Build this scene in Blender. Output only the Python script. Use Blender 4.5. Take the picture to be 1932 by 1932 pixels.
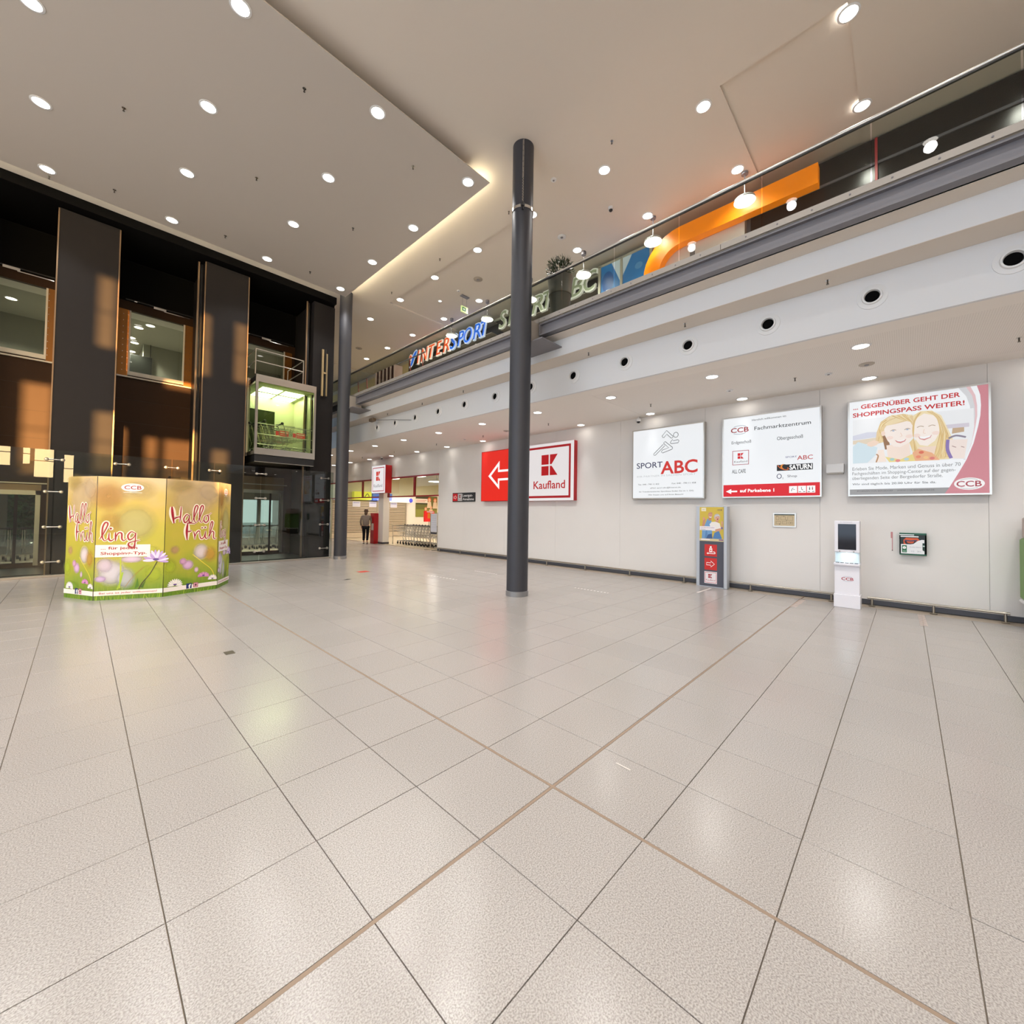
import bpy, bmesh, math, random
from mathutils import Vector, Matrix
random.seed(11)
S = bpy.context.scene
COL = S.collection
for o in list(bpy.data.objects):
    bpy.data.objects.remove(o)

# ------------------------------------------------------------------ camera
YAW, PIT, ROL, F_PX, CY_PX = 0.808038, 0.0235196, 0.0151490, 778.339, 949.4356
CAM_H = 1.706
f_ = Vector((math.sin(YAW)*math.cos(PIT), math.cos(YAW)*math.cos(PIT), math.sin(PIT)))
r_ = Vector((math.cos(YAW), -math.sin(YAW), 0))
u_ = r_.cross(f_)
r2 = math.cos(ROL)*r_ + math.sin(ROL)*u_
u2 = -math.sin(ROL)*r_ + math.cos(ROL)*u_
cam = bpy.data.cameras.new('camera')
cam.sensor_width = 36
cam.lens = F_PX/1932*36
cam.shift_y = (CY_PX-966)/1932
cam.clip_start, cam.clip_end = 0.05, 300
camo = bpy.data.objects.new('camera', cam)
COL.objects.link(camo)
camo.matrix_world = Matrix(((r2.x, u2.x, -f_.x, 0), (r2.y, u2.y, -f_.y, 0), (r2.z, u2.z, -f_.z, CAM_H), (0, 0, 0, 1)))
S.camera = camo

# ------------------------------------------------------------------ world, sun, exposure
S.view_settings.view_transform = 'Standard'
S.view_settings.look = 'None'
S.view_settings.gamma = 1
S.view_settings.use_curve_mapping = False
S.view_settings.exposure = 0.0
LENS = 16.0           # radiance of the downlight lenses
BEAM_HIGH, BEAM_LOW, BEAM_LOBBY = 142.0, 104.0, 480.0   # watts of the downlight beams
SUN_DIR = Vector((0.15, 1.0, -0.06)).normalized()   # low evening sun through the slotted front wall
w = bpy.data.worlds.new('evening_sky'); S.world = w; w.use_nodes = True
nt = w.node_tree; nt.nodes.clear()
N = nt.nodes.new; L = nt.links.new
tc = N('ShaderNodeTexCoord'); dp = N('ShaderNodeVectorMath'); dp.operation = 'DOT_PRODUCT'
dp.inputs[1].default_value = -SUN_DIR
L(tc.outputs['Generated'], dp.inputs[0])
mr = N('ShaderNodeMapRange'); mr.inputs[1].default_value = -1; mr.inputs[2].default_value = 1
L(dp.outputs['Value'], mr.inputs[0])
cr = N('ShaderNodeValToRGB')
cr.color_ramp.elements[0].position = 0.0; cr.color_ramp.elements[0].color = (1.25, 1.55, 1.85, 1)
cr.color_ramp.elements[1].position = 1.0; cr.color_ramp.elements[1].color = (22.0, 15.0, 7.5, 1)
e = cr.color_ramp.elements.new(0.3); e.color = (1.35, 1.7, 2.05, 1)
e = cr.color_ramp.elements.new(0.55); e.color = (2.2, 2.6, 3.1, 1)
e = cr.color_ramp.elements.new(0.84); e.color = (2.6, 2.8, 3.0, 1)
e = cr.color_ramp.elements.new(0.95); e.color = (13.0, 9.5, 5.0, 1)
L(mr.outputs[0], cr.inputs[0])
bg = N('ShaderNodeBackground'); bg.inputs[1].default_value = 1.0
wo = N('ShaderNodeOutputWorld'); L(cr.outputs[0], bg.inputs[0]); L(bg.outputs[0], wo.inputs[0])
sl = bpy.data.lights.new('low_sun', 'SUN'); sl.energy = 20.0; sl.color = (1.0, 0.5, 0.16); sl.angle = math.radians(0.6)
so = bpy.data.objects.new('low_sun', sl); COL.objects.link(so)
so.rotation_euler = (-SUN_DIR).to_track_quat('Z', 'Y').to_euler(); so.location = (-6, -30, 8)
cy = S.cycles
cy.max_bounces = 8; cy.diffuse_bounces = 5; cy.glossy_bounces = 4; cy.transmission_bounces = 6; cy.transparent_max_bounces = 12
cy.sample_clamp_indirect = 4.0; cy.sample_clamp_direct = 0.0
cy.caustics_reflective = False; cy.caustics_refractive = False
cy.use_denoising = True

# ------------------------------------------------------------------ materials
def lin(c):
    if isinstance(c, str):
        c = [int(c[i:i+2], 16)/255 for i in (0, 2, 4)]
    return tuple(((x/12.92) if x <= 0.04045 else ((x+0.055)/1.055)**2.4) for x in c)
MATS = {}
def mat(name, rgb, rough=0.5, metal=0.0, glow=0.0, noise=0.0, nscale=8.0, bump=0.0, coat=0.0, base=1.0):
    if name in MATS:
        return MATS[name]
    m = bpy.data.materials.new(name); m.use_nodes = True
    t = m.node_tree; b = t.nodes['Principled BSDF']
    if rough >= .75 or name in ('anthracite_cladding', 'brown_shaft_panel'): b.inputs['Specular IOR Level'].default_value = .12
    c = lin(rgb)
    b.inputs['Base Color'].default_value = (*[x*base for x in c], 1)
    b.inputs['Roughness'].default_value = rough
    b.inputs['Metallic'].default_value = metal
    if coat: b.inputs['Coat Weight'].default_value = coat
    if glow:
        b.inputs['Emission Color'].default_value = (*c, 1); b.inputs['Emission Strength'].default_value = glow
    if noise or bump:
        co = t.nodes.new('ShaderNodeTexCoord'); nz = t.nodes.new('ShaderNodeTexNoise')
        nz.inputs['Scale'].default_value = nscale; nz.inputs['Detail'].default_value = 5
        t.links.new(co.outputs['Object'], nz.inputs['Vector'])
        if noise:
            mx = t.nodes.new('ShaderNodeMix'); mx.data_type = 'RGBA'
            mx.inputs[6].default_value = (*[x*base*(1-noise) for x in c], 1)
            mx.inputs[7].default_value = (*[min(1, x*base*(1+noise)) for x in c], 1)
            t.links.new(nz.outputs['Fac'], mx.inputs[0]); t.links.new(mx.outputs[2], b.inputs['Base Color'])
        if bump:
            bp = t.nodes.new('ShaderNodeBump'); bp.inputs['Strength'].default_value = bump; bp.inputs['Distance'].default_value = 0.01
            t.links.new(nz.outputs['Fac'], bp.inputs['Height']); t.links.new(bp.outputs[0], b.inputs['Normal'])
    MATS[name] = m
    return m
def lamp_mat(name, rgb, strength):
    if name in MATS: return MATS[name]
    m = bpy.data.materials.new(name); m.use_nodes = True; t = m.node_tree; t.nodes.clear()
    e = t.nodes.new('ShaderNodeEmission'); e.inputs[0].default_value = (*lin(rgb), 1); e.inputs[1].default_value = strength
    o = t.nodes.new('ShaderNodeOutputMaterial'); t.links.new(e.outputs[0], o.inputs[0]); MATS[name] = m
    return m
def glass_mat(name, tint, ior=1.5, rough=0.0):
    m = bpy.data.materials.new(name); m.use_nodes = True; t = m.node_tree; t.nodes.clear()
    tr = t.nodes.new('ShaderNodeBsdfTransparent'); tr.inputs[0].default_value = (*lin(tint), 1)
    gl = t.nodes.new('ShaderNodeBsdfGlossy'); gl.inputs['Roughness'].default_value = rough
    fr0 = t.nodes.new('ShaderNodeFresnel'); fr0.inputs[0].default_value = ior
    ge = t.nodes.new('ShaderNodeNewGeometry'); fr = t.nodes.new('ShaderNodeMath'); fr.operation = 'MULTIPLY'; iv = t.nodes.new('ShaderNodeMath'); iv.operation = 'SUBTRACT'; iv.inputs[0].default_value = 1.0
    t.links.new(ge.outputs['Backfacing'], iv.inputs[1]); t.links.new(fr0.outputs[0], fr.inputs[0]); t.links.new(iv.outputs[0], fr.inputs[1])
    mx = t.nodes.new('ShaderNodeMixShader'); o = t.nodes.new('ShaderNodeOutputMaterial')
    t.links.new(fr.outputs[0], mx.inputs[0]); t.links.new(tr.outputs[0], mx.inputs[1]); t.links.new(gl.outputs[0], mx.inputs[2])
    t.links.new(mx.outputs[0], o.inputs[0]); MATS[name] = m
    return m
def pr(rgb, glow=0.0):
    """printed ink; glow > 0 when the sheet is lit from behind"""
    k = 'ink_%s_%s' % (rgb, glow)
    return mat(k, rgb, 0.45, 0, glow, base=(0.25 if glow else 1.0))
BL = 0.82   # light boxes

def tile_material():
    m = bpy.data.materials.new('terrazzo_tile'); m.use_nodes = True; t = m.node_tree; b = t.nodes['Principled BSDF']
    co = t.nodes.new('ShaderNodeNewGeometry'); oi = t.nodes.new('ShaderNodeObjectInfo')
    n1 = t.nodes.new('ShaderNodeTexNoise'); n1.inputs['Scale'].default_value = 150; n1.inputs['Detail'].default_value = 3
    n2 = t.nodes.new('ShaderNodeTexNoise'); n2.inputs['Scale'].default_value = 1.3; n2.inputs['Detail'].default_value = 4
    t.links.new(co.outputs['Position'], n1.inputs['Vector']); t.links.new(co.outputs['Position'], n2.inputs['Vector'])
    r = t.nodes.new('ShaderNodeValToRGB')
    r.color_ramp.elements[0].position = 0.33; r.color_ramp.elements[0].color = (*lin('8a8480'), 1)
    r.color_ramp.elements[1].position = 0.62; r.color_ramp.elements[1].color = (*lin('b2aca7'), 1)
    t.links.new(n1.outputs['Fac'], r.inputs[0])
    mr = t.nodes.new('ShaderNodeMapRange'); mr.inputs[3].default_value = 0.975; mr.inputs[4].default_value = 1.02
    t.links.new(oi.outputs['Random'], mr.inputs[0])
    hs = t.nodes.new('ShaderNodeHueSaturation'); t.links.new(r.outputs[0], hs.inputs['Color']); t.links.new(mr.outputs[0], hs.inputs['Value'])
    t.links.new(hs.outputs[0], b.inputs['Base Color'])
    mr2 = t.nodes.new('ShaderNodeMapRange'); mr2.inputs[1].default_value = 0.3; mr2.inputs[2].default_value = 0.7
    mr2.inputs[3].default_value = 0.2; mr2.inputs[4].default_value = 0.26
    t.links.new(n2.outputs['Fac'], mr2.inputs[0]); t.links.new(mr2.outputs[0], b.inputs['Roughness'])
    b.inputs['Specular IOR Level'].default_value = 0.62
    return m
def perforated_material():
    m = bpy.data.materials.new('perforated_ceiling_board'); m.use_nodes = True; t = m.node_tree; b = t.nodes['Principled BSDF']
    co = t.nodes.new('ShaderNodeTexCoord'); mp = t.nodes.new('ShaderNodeMapping'); mp.inputs['Scale'].default_value = (40, 40, 40)
    t.links.new(co.outputs['Object'], mp.inputs[0])
    fr = t.nodes.new('ShaderNodeVectorMath'); fr.operation = 'FRACTION'; t.links.new(mp.outputs[0], fr.inputs[0])
    sb = t.nodes.new('ShaderNodeVectorMath'); sb.operation = 'SUBTRACT'; sb.inputs[1].default_value = (.5, .5, .5); t.links.new(fr.outputs[0], sb.inputs[0])
    ml = t.nodes.new('ShaderNodeVectorMath'); ml.operation = 'MULTIPLY'; ml.inputs[1].default_value = (1, 1, 0); t.links.new(sb.outputs[0], ml.inputs[0])
    ln = t.nodes.new('ShaderNodeVectorMath'); ln.operation = 'LENGTH'; t.links.new(ml.outputs[0], ln.inputs[0])
    mr = t.nodes.new('ShaderNodeMapRange'); mr.inputs[1].default_value = 0.2; mr.inputs[2].default_value = 0.26
    t.links.new(ln.outputs['Value'], mr.inputs[0])
    mx = t.nodes.new('ShaderNodeMix'); mx.data_type = 'RGBA'
    mx.inputs[6].default_value = (*lin('d9d2ca'), 1); mx.inputs[7].default_value = (*lin('f4eee7'), 1)
    t.links.new(mr.outputs[0], mx.inputs[0]); t.links.new(mx.outputs[2], b.inputs['Base Color']); b.inputs['Roughness'].default_value = 0.8
    return m

M_TILE = tile_material(); M_PERF = perforated_material()
M_GROUT = mat('grout', 'a39789', 0.8)
M_JOINT = mat('expansion_joint', '8f7b69', 0.6)
M_WALL = mat('wall_paint', 'e7e3df', 0.6, noise=0.015, nscale=2.5)
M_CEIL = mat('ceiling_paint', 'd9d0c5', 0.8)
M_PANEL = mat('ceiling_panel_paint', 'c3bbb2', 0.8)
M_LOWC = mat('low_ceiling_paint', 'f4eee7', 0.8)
M_FASCIA = mat('fascia_paint', 'dfe0e2', 0.6)
M_SKIRT = mat('skirting_grey', '4a4b52', 0.5)
M_STEEL = mat('painted_steel_grey', '77757a', 0.45)
M_PLATE = mat('galvanised_plate', 'a39c94', 0.45, 0.3)
M_COLUMN = mat('column_paint', '35363d', 0.5, noise=0.04, nscale=3)
M_INOX = mat('brushed_stainless', 'c9c3ba', 0.28, 0.95)
M_RAIL = mat('rail_stainless', 'a59d90', 0.3, 0.9)
M_CHROME = mat('chrome', 'e4e2de', 0.12, 1.0)
M_WIRE = mat('trolley_wire', 'c4c6c6', 0.25, 0.9)
M_BLACK = mat('black_shaft_panel', '040303', 0.75)
M_PILLAR = mat('anthracite_cladding', '272526', 0.5, noise=0.06, nscale=5)
M_SHAFT = mat('brown_shaft_panel', '362417', 0.45, noise=0.08, nscale=4)
M_BRASS = mat('bronze_trim', '8f7860', 0.35, 0.7)
M_DARK = mat('dark_plastic', '1b1b1d', 0.4)
M_WHITE = mat('white_lacquer', 'eceaf0', 0.3)
M_WHITEM = mat('white_plastic', 'e2e2e2', 0.5)
M_RED = mat('red_lacquer', 'b3101c', 0.35)
M_DKRED = mat('dark_red_frame', '96121a', 0.4)
M_GREEN = mat('green_lacquer', '0f5a40', 0.35)
M_ORANGE = mat('orange_portal_glow', 'ff8a00', 0.3, glow=0.45)  # portal is no lamp; emission puts its brightness into the colour
M_RUBBER = mat('rubber', '141414', 0.6)
M_LAMP = lamp_mat('lamp_lens', 'fff8ee', LENS)
G_BAL = glass_mat('balustrade_glass', 'e3e8e4', 1.7)
G_RAIL = glass_mat('railing_glass', 'e3e6e0', 1.45)
G_CAR = glass_mat('lift_glass', 'e6eed8')
G_WIN = glass_mat('landing_glass', 'e0e2d6', 1.45)

# ------------------------------------------------------------------ mesh builder
WL = {}
def wloc(o):
    return WL.get(o.name, Vector((0, 0, 0)))
class MB:
    def __init__(s, m=None):
        s.v = []; s.f = []; s.mi = []; s.ms = []; s.m = m; s.M = None
    def add(s, vs, fs, m=None):
        m = m or s.m
        if m not in s.ms: s.ms.append(m)
        i = s.ms.index(m); b = len(s.v)
        for p in vs:
            p = Vector(p)
            s.v.append(s.M @ p if s.M else p)
        for f in fs:
            s.f.append([b+k for k in f]); s.mi.append(i)
        return s
    def box(s, a, b, m=None, bev=0.0):
        x0, y0, z0 = [min(a[i], b[i]) for i in range(3)]; x1, y1, z1 = [max(a[i], b[i]) for i in range(3)]
        if bev:
            g = bev
            P = []; 
            for (x, sx) in ((x0, 1), (x1, -1)):
                for (y, sy) in ((y0, 1), (y1, -1)):
                    for (z, sz) in ((z0, 1), (z1, -1)):
                        P += [(x, y+sy*g, z+sz*g), (x+sx*g, y, z+sz*g), (x+sx*g, y+sy*g, z)]
            bmx = bmesh.new()
            for p in P: bmx.verts.new(p)
            r = bmesh.ops.convex_hull(bmx, input=bmx.verts)
            bmesh.ops.dissolve_limit(bmx, angle_limit=0.01, verts=bmx.verts, edges=bmx.edges)
            bmx.verts.index_update()
            s.add([v.co.copy() for v in bmx.verts], [[v.index for v in f.verts] for f in bmx.faces], m); bmx.free()
            return s
        return s.add([(x0, y0, z0), (x1, y0, z0), (x1, y1, z0), (x0, y1, z0), (x0, y0, z1), (x1, y0, z1), (x1, y1, z1), (x0, y1, z1)],
                     [(0, 3, 2, 1), (4, 5, 6, 7), (0, 1, 5, 4), (1, 2, 6, 5), (2, 3, 7, 6), (3, 0, 4, 7)], m)
    def cyl(s, p, q, r, n=12, m=None, r2=None, caps=True):
        p, q = Vector(p), Vector(q); d = (q-p)
        if d.length < 1e-6: return s
        d.normalize(); a = d.orthogonal().normalized(); b = d.cross(a); r2 = r if r2 is None else r2
        vs = []
        for k in range(n):
            t = 2*math.pi*k/n; e = a*math.cos(t)+b*math.sin(t)
            vs += [p+e*r, q+e*r2]
        fs = [(2*k, 2*((k+1) % n), 2*((k+1) % n)+1, 2*k+1) for k in range(n)]
        if caps:
            fs += [[2*k for k in range(n)][::-1], [2*k+1 for k in range(n)]]
        return s.add(vs, fs, m)
    def tube(s, pts, r, n=5, m=None, closed=False):
        pts = [Vector(p) for p in pts]; k = len(pts)
        vs = []; a = None
        for i, p in enumerate(pts):
            if closed: d = pts[(i+1) % k]-pts[i-1]
            else: d = pts[min(i+1, k-1)]-pts[max(i-1, 0)]
            d.normalize()
            a = d.orthogonal() if a is None else (a-d*a.dot(d))
            if a.length < 1e-4: a = d.orthogonal()
            a.normalize(); b = d.cross(a)
            for j in range(n):
                t = 2*math.pi*j/n; vs.append(p+(a*math.cos(t)+b*math.sin(t))*r)
        fs = []
        for i in range(k if closed else k-1):
            i2 = (i+1) % k
            for j in range(n):
                j2 = (j+1) % n; fs.append((i*n+j, i*n+j2, i2*n+j2, i2*n+j))
        if not closed:
            fs += [list(range(n))[::-1], [(k-1)*n+j for j in range(n)]]
        return s.add(vs, fs, m)
    def lathe(s, c, prof, n=24, m=None, axis='Z'):
        c = Vector(c); vs = []
        for (r, h) in prof:
            for k in range(n):
                t = 2*math.pi*k/n
                o = Vector((r*math.cos(t), r*math.sin(t), h))
                if axis == 'X': o = Vector((o.z, o.x, o.y))
                if axis == 'Y': o = Vector((o.y, o.z, o.x))
                vs.append(c+o)
        fs = []
        for i in range(len(prof)-1):
            for k in range(n):
                k2 = (k+1) % n; fs.append((i*n+k, i*n+k2, (i+1)*n+k2, (i+1)*n+k))
        return s.add(vs, fs, m)
    def ball(s, c, r, n=10, m=None, sc=(1, 1, 1)):
        h = max(4, n//2)
        prof = [(max(1e-4, math.sin(math.pi*i/h))*r, -math.cos(math.pi*i/h)*r) for i in range(h+1)]
        c = Vector(c); vs = []; fs = []
        for (rr, z) in prof:
            for k in range(n):
                t = 2*math.pi*k/n; vs.append(c+Vector((rr*math.cos(t)*sc[0], rr*math.sin(t)*sc[1], z*sc[2])))
        for i in range(h):
            for k in range(n):
                k2 = (k+1) % n; fs.append((i*n+k, i*n+k2, (i+1)*n+k2, (i+1)*n+k))
        return s.add(vs, fs, m)
    def prism(s, pts, axis, a, b, m=None):
        def P(p, t):
            return (t, p[0], p[1]) if axis == 'X' else ((p[0], t, p[1]) if axis == 'Y' else (p[0], p[1], t))
        n = len(pts)
        vs = [P(p, a) for p in pts]+[P(p, b) for p in pts]
        fs = [list(range(n)), [n+k for k in range(n)][::-1]]+[(k, n+k, n+(k+1) % n, (k+1) % n) for k in range(n)]
        return s.add(vs, fs, m)
    # flat print in a sheet's own frame
    def poly(s, pts, d, m=None):
        return s.add([(x, y, d) for x, y in pts], [list(range(len(pts)))], m)
    def rect(s, x0, y0, x1, y1, d, m=None):
        return s.poly([(x0, y0), (x1, y0), (x1, y1), (x0, y1)], d, m)
    def ell(s, cx, cy_, rx, ry, d, m=None, n=20, a=0.0):
        ca, sa = math.cos(a), math.sin(a)
        return s.poly([(cx+rx*math.cos(2*math.pi*k/n)*ca-ry*math.sin(2*math.pi*k/n)*sa, cy_+rx*math.cos(2*math.pi*k/n)*sa+ry*math.sin(2*math.pi*k/n)*ca) for k in range(n)], d, m)
    def ring(s, cx, cy_, rx, ry, wd, d, m=None, n=28, a0=0, a1=2*math.pi):
        vs = []; 
        for k in range(n+1):
            t = a0+(a1-a0)*k/n
            vs += [(cx+rx*math.cos(t), cy_+ry*math.sin(t), d), (cx+(rx-wd)*math.cos(t), cy_+(ry-wd)*math.sin(t), d)]
        return s.add(vs, [(2*k, 2*k+2, 2*k+3, 2*k+1) for k in range(n)], m)
    def outline(s, x0, y0, x1, y1, wd, d, m=None):
        for (a, b, c, e) in ((x0, y0, x1, y0+wd), (x0, y1-wd, x1, y1), (x0, y0+wd, x0+wd, y1-wd), (x1-wd, y0+wd, x1, y1-wd)):
            s.rect(a, b, c, e, d, m)
        return s
    def stroke(s, pts, wd, d, m=None, smooth=True, closed=False, taper=None):
        P = [Vector((x, y)) for x, y in pts]
        if smooth and len(P) > 2:
            Q = []
            for i in range(len(P)-1):
                p0, p1, p2, p3 = P[max(i-1, 0)], P[i], P[i+1], P[min(i+2, len(P)-1)]
                for k in range(6):
                    t = k/6
                    Q.append(0.5*((2*p1)+(p2-p0)*t+(2*p0-5*p1+4*p2-p3)*t*t+(3*p1-p0-3*p2+p3)*t**3))
            P = Q+[P[-1]]
        if closed: P = P+[P[0]]
        n = len(P); vs = []
        for i, p in enumerate(P):
            if closed and i in (0, n-1): t = P[1]-P[n-2]
            else: t = P[min(i+1, n-1)]-P[max(i-1, 0)]
            if t.length < 1e-9: t = Vector((1, 0))
            t.normalize(); nn = Vector((-t.y, t.x))
            w_ = wd*0.5*(taper(i/(n-1)) if taper else 1)
            vs += [(p.x+nn.x*w_, p.y+nn.y*w_, d), (p.x-nn.x*w_, p.y-nn.y*w_, d)]
        return s.add(vs, [(2*k+1, 2*k+3, 2*k+2, 2*k) for k in range(n-1)], m)
    def text(s, body, x0, y0, x1, y1, d, m=None, bold=0.0, shear=0.0, ext=0.0):
        """x0..x1 is the ink's width, y0 the baseline and y1 the height of a capital"""
        vs, fs = text_mesh(body, bold, shear, ext)
        xs = [v.x for v in vs]; a, b = min(xs), max(xs); sx = (x1-x0)/(b-a); sy = (y1-y0)/CAP
        return s.add([(x0+(v.x-a)*sx, y0+v.y*sy, d+v.z) for v in vs], fs, m)
    def build(s, name, parent=None, loc=None, smooth=False, bevel=0.0, **props):
        me = bpy.data.meshes.new(name)
        o = bpy.data.objects.new(name, me); COL.objects.link(o)
        base = wloc(parent) if parent else Vector(loc or (0, 0, 0))
        me.from_pydata([tuple(v-base) for v in s.v], [], s.f)
        for m in s.ms: me.materials.append(m)
        me.polygons.foreach_set('material_index', s.mi)
        if smooth:
            me.polygons.foreach_set('use_smooth', [True]*len(me.polygons))
            me.set_sharp_from_angle(angle=math.radians(40))
        me.update()
        if parent: o.parent = parent
        else: o.location = base
        WL[o.name] = base
        for k, v in props.items(): o[k] = v
        return o
TXT = {}
def text_mesh(body, bold=0.0, shear=0.0, ext=0.0):
    k = (body, bold, shear, ext)
    if k not in TXT:
        c = bpy.data.curves.new('lettering', 'FONT'); c.body = body; c.resolution_u = 3; c.offset = bold; c.shear = shear; c.extrude = ext
        o = bpy.data.objects.new('lettering', c)
        me = bpy.data.meshes.new_from_object(o)
        TXT[k] = ([v.co.copy() for v in me.vertices], [list(p.vertices) for p in me.polygons])
        bpy.data.objects.remove(o); bpy.data.meshes.remove(me); bpy.data.curves.remove(c)
    return TXT[k]
CAP = max(v.y for v in text_mesh('H')[0])

def frame(o, u, v):
    o, u, v = Vector(o), Vector(u), Vector(v); n = u.cross(v)
    return Matrix(((u.x, v.x, n.x, o.x), (u.y, v.y, n.y, o.y), (u.z, v.z, n.z, o.z), (0, 0, 0, 1)))
def wallframe(x, y, z):      # sheet on a plane X = x, seen from the hall, u runs to the right
    return frame((x, y, z), (0, -1, 0), (0, 0, 1))
def frontframe(x, y, z):     # sheet on a plane Y = y, seen from the hall
    return frame((x, y, z), (1, 0, 0), (0, 0, 1))
def thing(name, label, cat, loc=(0, 0, 0), group=None):
    o = bpy.data.objects.new(name, None); COL.objects.link(o); o.location = loc; o.empty_display_size = 0.1
    o['label'] = label; o['category'] = cat
    if group: o['group'] = group
    WL[o.name] = Vector(loc)
    return o
def struct(mb, name, parent=None, **k):
    if parent: return mb.build(name, parent, **k)
    return mb.build(name, kind='structure', **k)
def dup(root, loc, label=None, group=None):
    def cp(o, par):
        c = o.copy(); COL.objects.link(c)
        if par: c.parent = par
        for ch in o.children: cp(ch, c)
        return c
    r = cp(root, None); r.location = loc
    if label: r['label'] = label
    if group: r['group'] = group
    WL[r.name] = Vector(loc)
    return r
def holed(mb, axis, p0, p1, u0, u1, v0, v1, holes, m=None):
    """wall slab between planes p0 and p1 with rectangular openings (u0,v0,u1,v1)"""
    us = sorted({u0, u1, *[h[0] for h in holes], *[h[2] for h in holes]}); vs = sorted({v0, v1, *[h[1] for h in holes], *[h[3] for h in holes]})
    us = [x for x in us if u0 <= x <= u1]; vs = [x for x in vs if v0 <= x <= v1]
    for a, b in zip(us, us[1:]):
        run = None
        for c, d in zip(vs, vs[1:]):
            mu, mv = (a+b)/2, (c+d)/2
            hit = any(h[0] < mu < h[2] and h[1] < mv < h[3] for h in holes)
            if not hit: run = (run[0], d) if run else (c, d)
            if (hit or d == vs[-1]) and run:
                if axis == 'Y': mb.box((a, p0, run[0]), (b, p1, run[1]), m)
                else: mb.box((p0, a, run[0]), (p1, b, run[1]), m)
                run = None
    return mb
SOFT = None
def soft_print(items, F, name, parent):
    """out-of-focus spots of a printed photograph: (x, y, rx, ry, depth, colour, strength)"""
    global SOFT
    if SOFT is None:
        m = bpy.data.materials.new('soft_print'); m.use_nodes = True; t = m.node_tree; b = t.nodes['Principled BSDF']
        at = t.nodes.new('ShaderNodeVertexColor'); at.layer_name = 'ink'
        t.links.new(at.outputs['Color'], b.inputs['Base Color']); t.links.new(at.outputs['Alpha'], b.inputs['Alpha']); b.inputs['Roughness'].default_value = .4; SOFT = m
    v = []; f = []; c = []; n = 24; base = wloc(parent)
    for (x, y, rx, ry, d, col, st) in items:
        k0 = len(v); L_ = lin(col)
        v.append(F @ Vector((x, y, d))); c.append((*L_, st))
        for (q, al) in ((.3, .97), (.55, .78), (.8, .3), (1.0, 0.0)):
            for k in range(n):
                a = 2*math.pi*k/n; v.append(F @ Vector((x+rx*q*math.cos(a), y+ry*q*math.sin(a), d))); c.append((*L_, st*al))
        for k in range(n):
            k2 = (k+1) % n; f.append((k0, k0+1+k, k0+1+k2))
            for r in range(3): f.append((k0+1+r*n+k, k0+1+(r+1)*n+k, k0+1+(r+1)*n+k2, k0+1+r*n+k2))
    me = bpy.data.meshes.new(name); me.from_pydata([tuple(p-base) for p in v], [], f)
    ca = me.color_attributes.new('ink', 'FLOAT_COLOR', 'POINT')
    ca.data.foreach_set('color', [q for x in c for q in x]); me.materials.append(SOFT)
    o = bpy.data.objects.new(name, me); COL.objects.link(o); o.parent = parent; WL[o.name] = base
    return o
def lines(F, parent, items, name='lettering'):
    for it in items:
        b = MB(); b.M = F; b.text(*it[:7], **(it[7] if len(it) > 7 else {})); b.build(name, parent)
ORD = 'first second third fourth fifth sixth seventh eighth ninth tenth eleventh twelfth thirteenth fourteenth fifteenth sixteenth'.split()

# ================================================================== SETTING
ZC, ZU, ZP = 4.453, 9.5, 9.2           # low ceiling, high ceiling, hanging ceiling panel
XW = 10.91                             # right wall
# ---- floor: grout bed with every tile of its own
fl = struct(MB(M_GROUT).box((-9, -8, -.3), (20, 33, -.012)), 'floor')
T0X, T0Y, P = 2.0896, 1.6085, 0.6
def tile_rect(i, j):
    g = .0026; gx0 = .011 if i == 0 else g; gx1 = .011 if i == -1 else g; gy0 = .011 if j == 0 else g; gy1 = .011 if j == -1 else g
    return T0X+i*P+gx0, T0Y+j*P+gy0, T0X+(i+1)*P-gx1, T0Y+(j+1)*P-gy1
cells = []
for i in range(-18, 15):
    for j in range(-16, 48):
        cx, cyy = T0X+(i+.5)*P, T0Y+(j+.5)*P
        if cx > 10.9-.3 or (cyy > 14.85-.3 and cx < 6.3) or cyy > 30: continue
        v = Vector((cx, cyy, -CAM_H)); dep = v.dot(f_)
        seen = dep > .6 and abs(v.dot(r2)/dep) < 1.3 and v.dot(u2)/dep > -.93
        cells.append((0 if seen else 1, dep if seen else v.length, i, j))
cells.sort()
tmesh = {}
rest = MB(M_TILE)
for k, (a, b, i, j) in enumerate(cells):
    x0, y0, x1, y1 = tile_rect(i, j)
    if k < 290:
        key = (i in (0, -1) and i, j in (0, -1) and j)
        cx, cyy = T0X+(i+.5)*P, T0Y+(j+.5)*P
        kk = (i if i in (0, -1) else 9, j if j in (0, -1) else 9)
        if kk not in tmesh:
            c = .0015
            mb = MB(M_TILE)
            X0, Y0, X1, Y1 = x0-cx, y0-cyy, x1-cx, y1-cyy
            mb.add([(X0, Y0, -.012), (X1, Y0, -.012), (X1, Y1, -.012), (X0, Y1, -.012), (X0, Y0, -c), (X1, Y0, -c), (X1, Y1, -c), (X0, Y1, -c),
                    (X0+c, Y0+c, 0), (X1-c, Y0+c, 0), (X1-c, Y1-c, 0), (X0+c, Y1-c, 0)],
                   [(0, 1, 5, 4), (1, 2, 6, 5), (2, 3, 7, 6), (3, 0, 4, 7), (4, 5, 9, 8), (5, 6, 10, 9), (6, 7, 11, 10), (7, 4, 8, 11), (8, 9, 10, 11)])
            o = mb.build('tile', fl); tmesh[kk] = o.data
        else:
            o = bpy.data.objects.new('tile', tmesh[kk]); COL.objects.link(o); o.parent = fl
        o.location = (cx, cyy, 0)
    else:
        rest.box((x0, y0, -.012), (x1, y1, 0))
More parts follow.
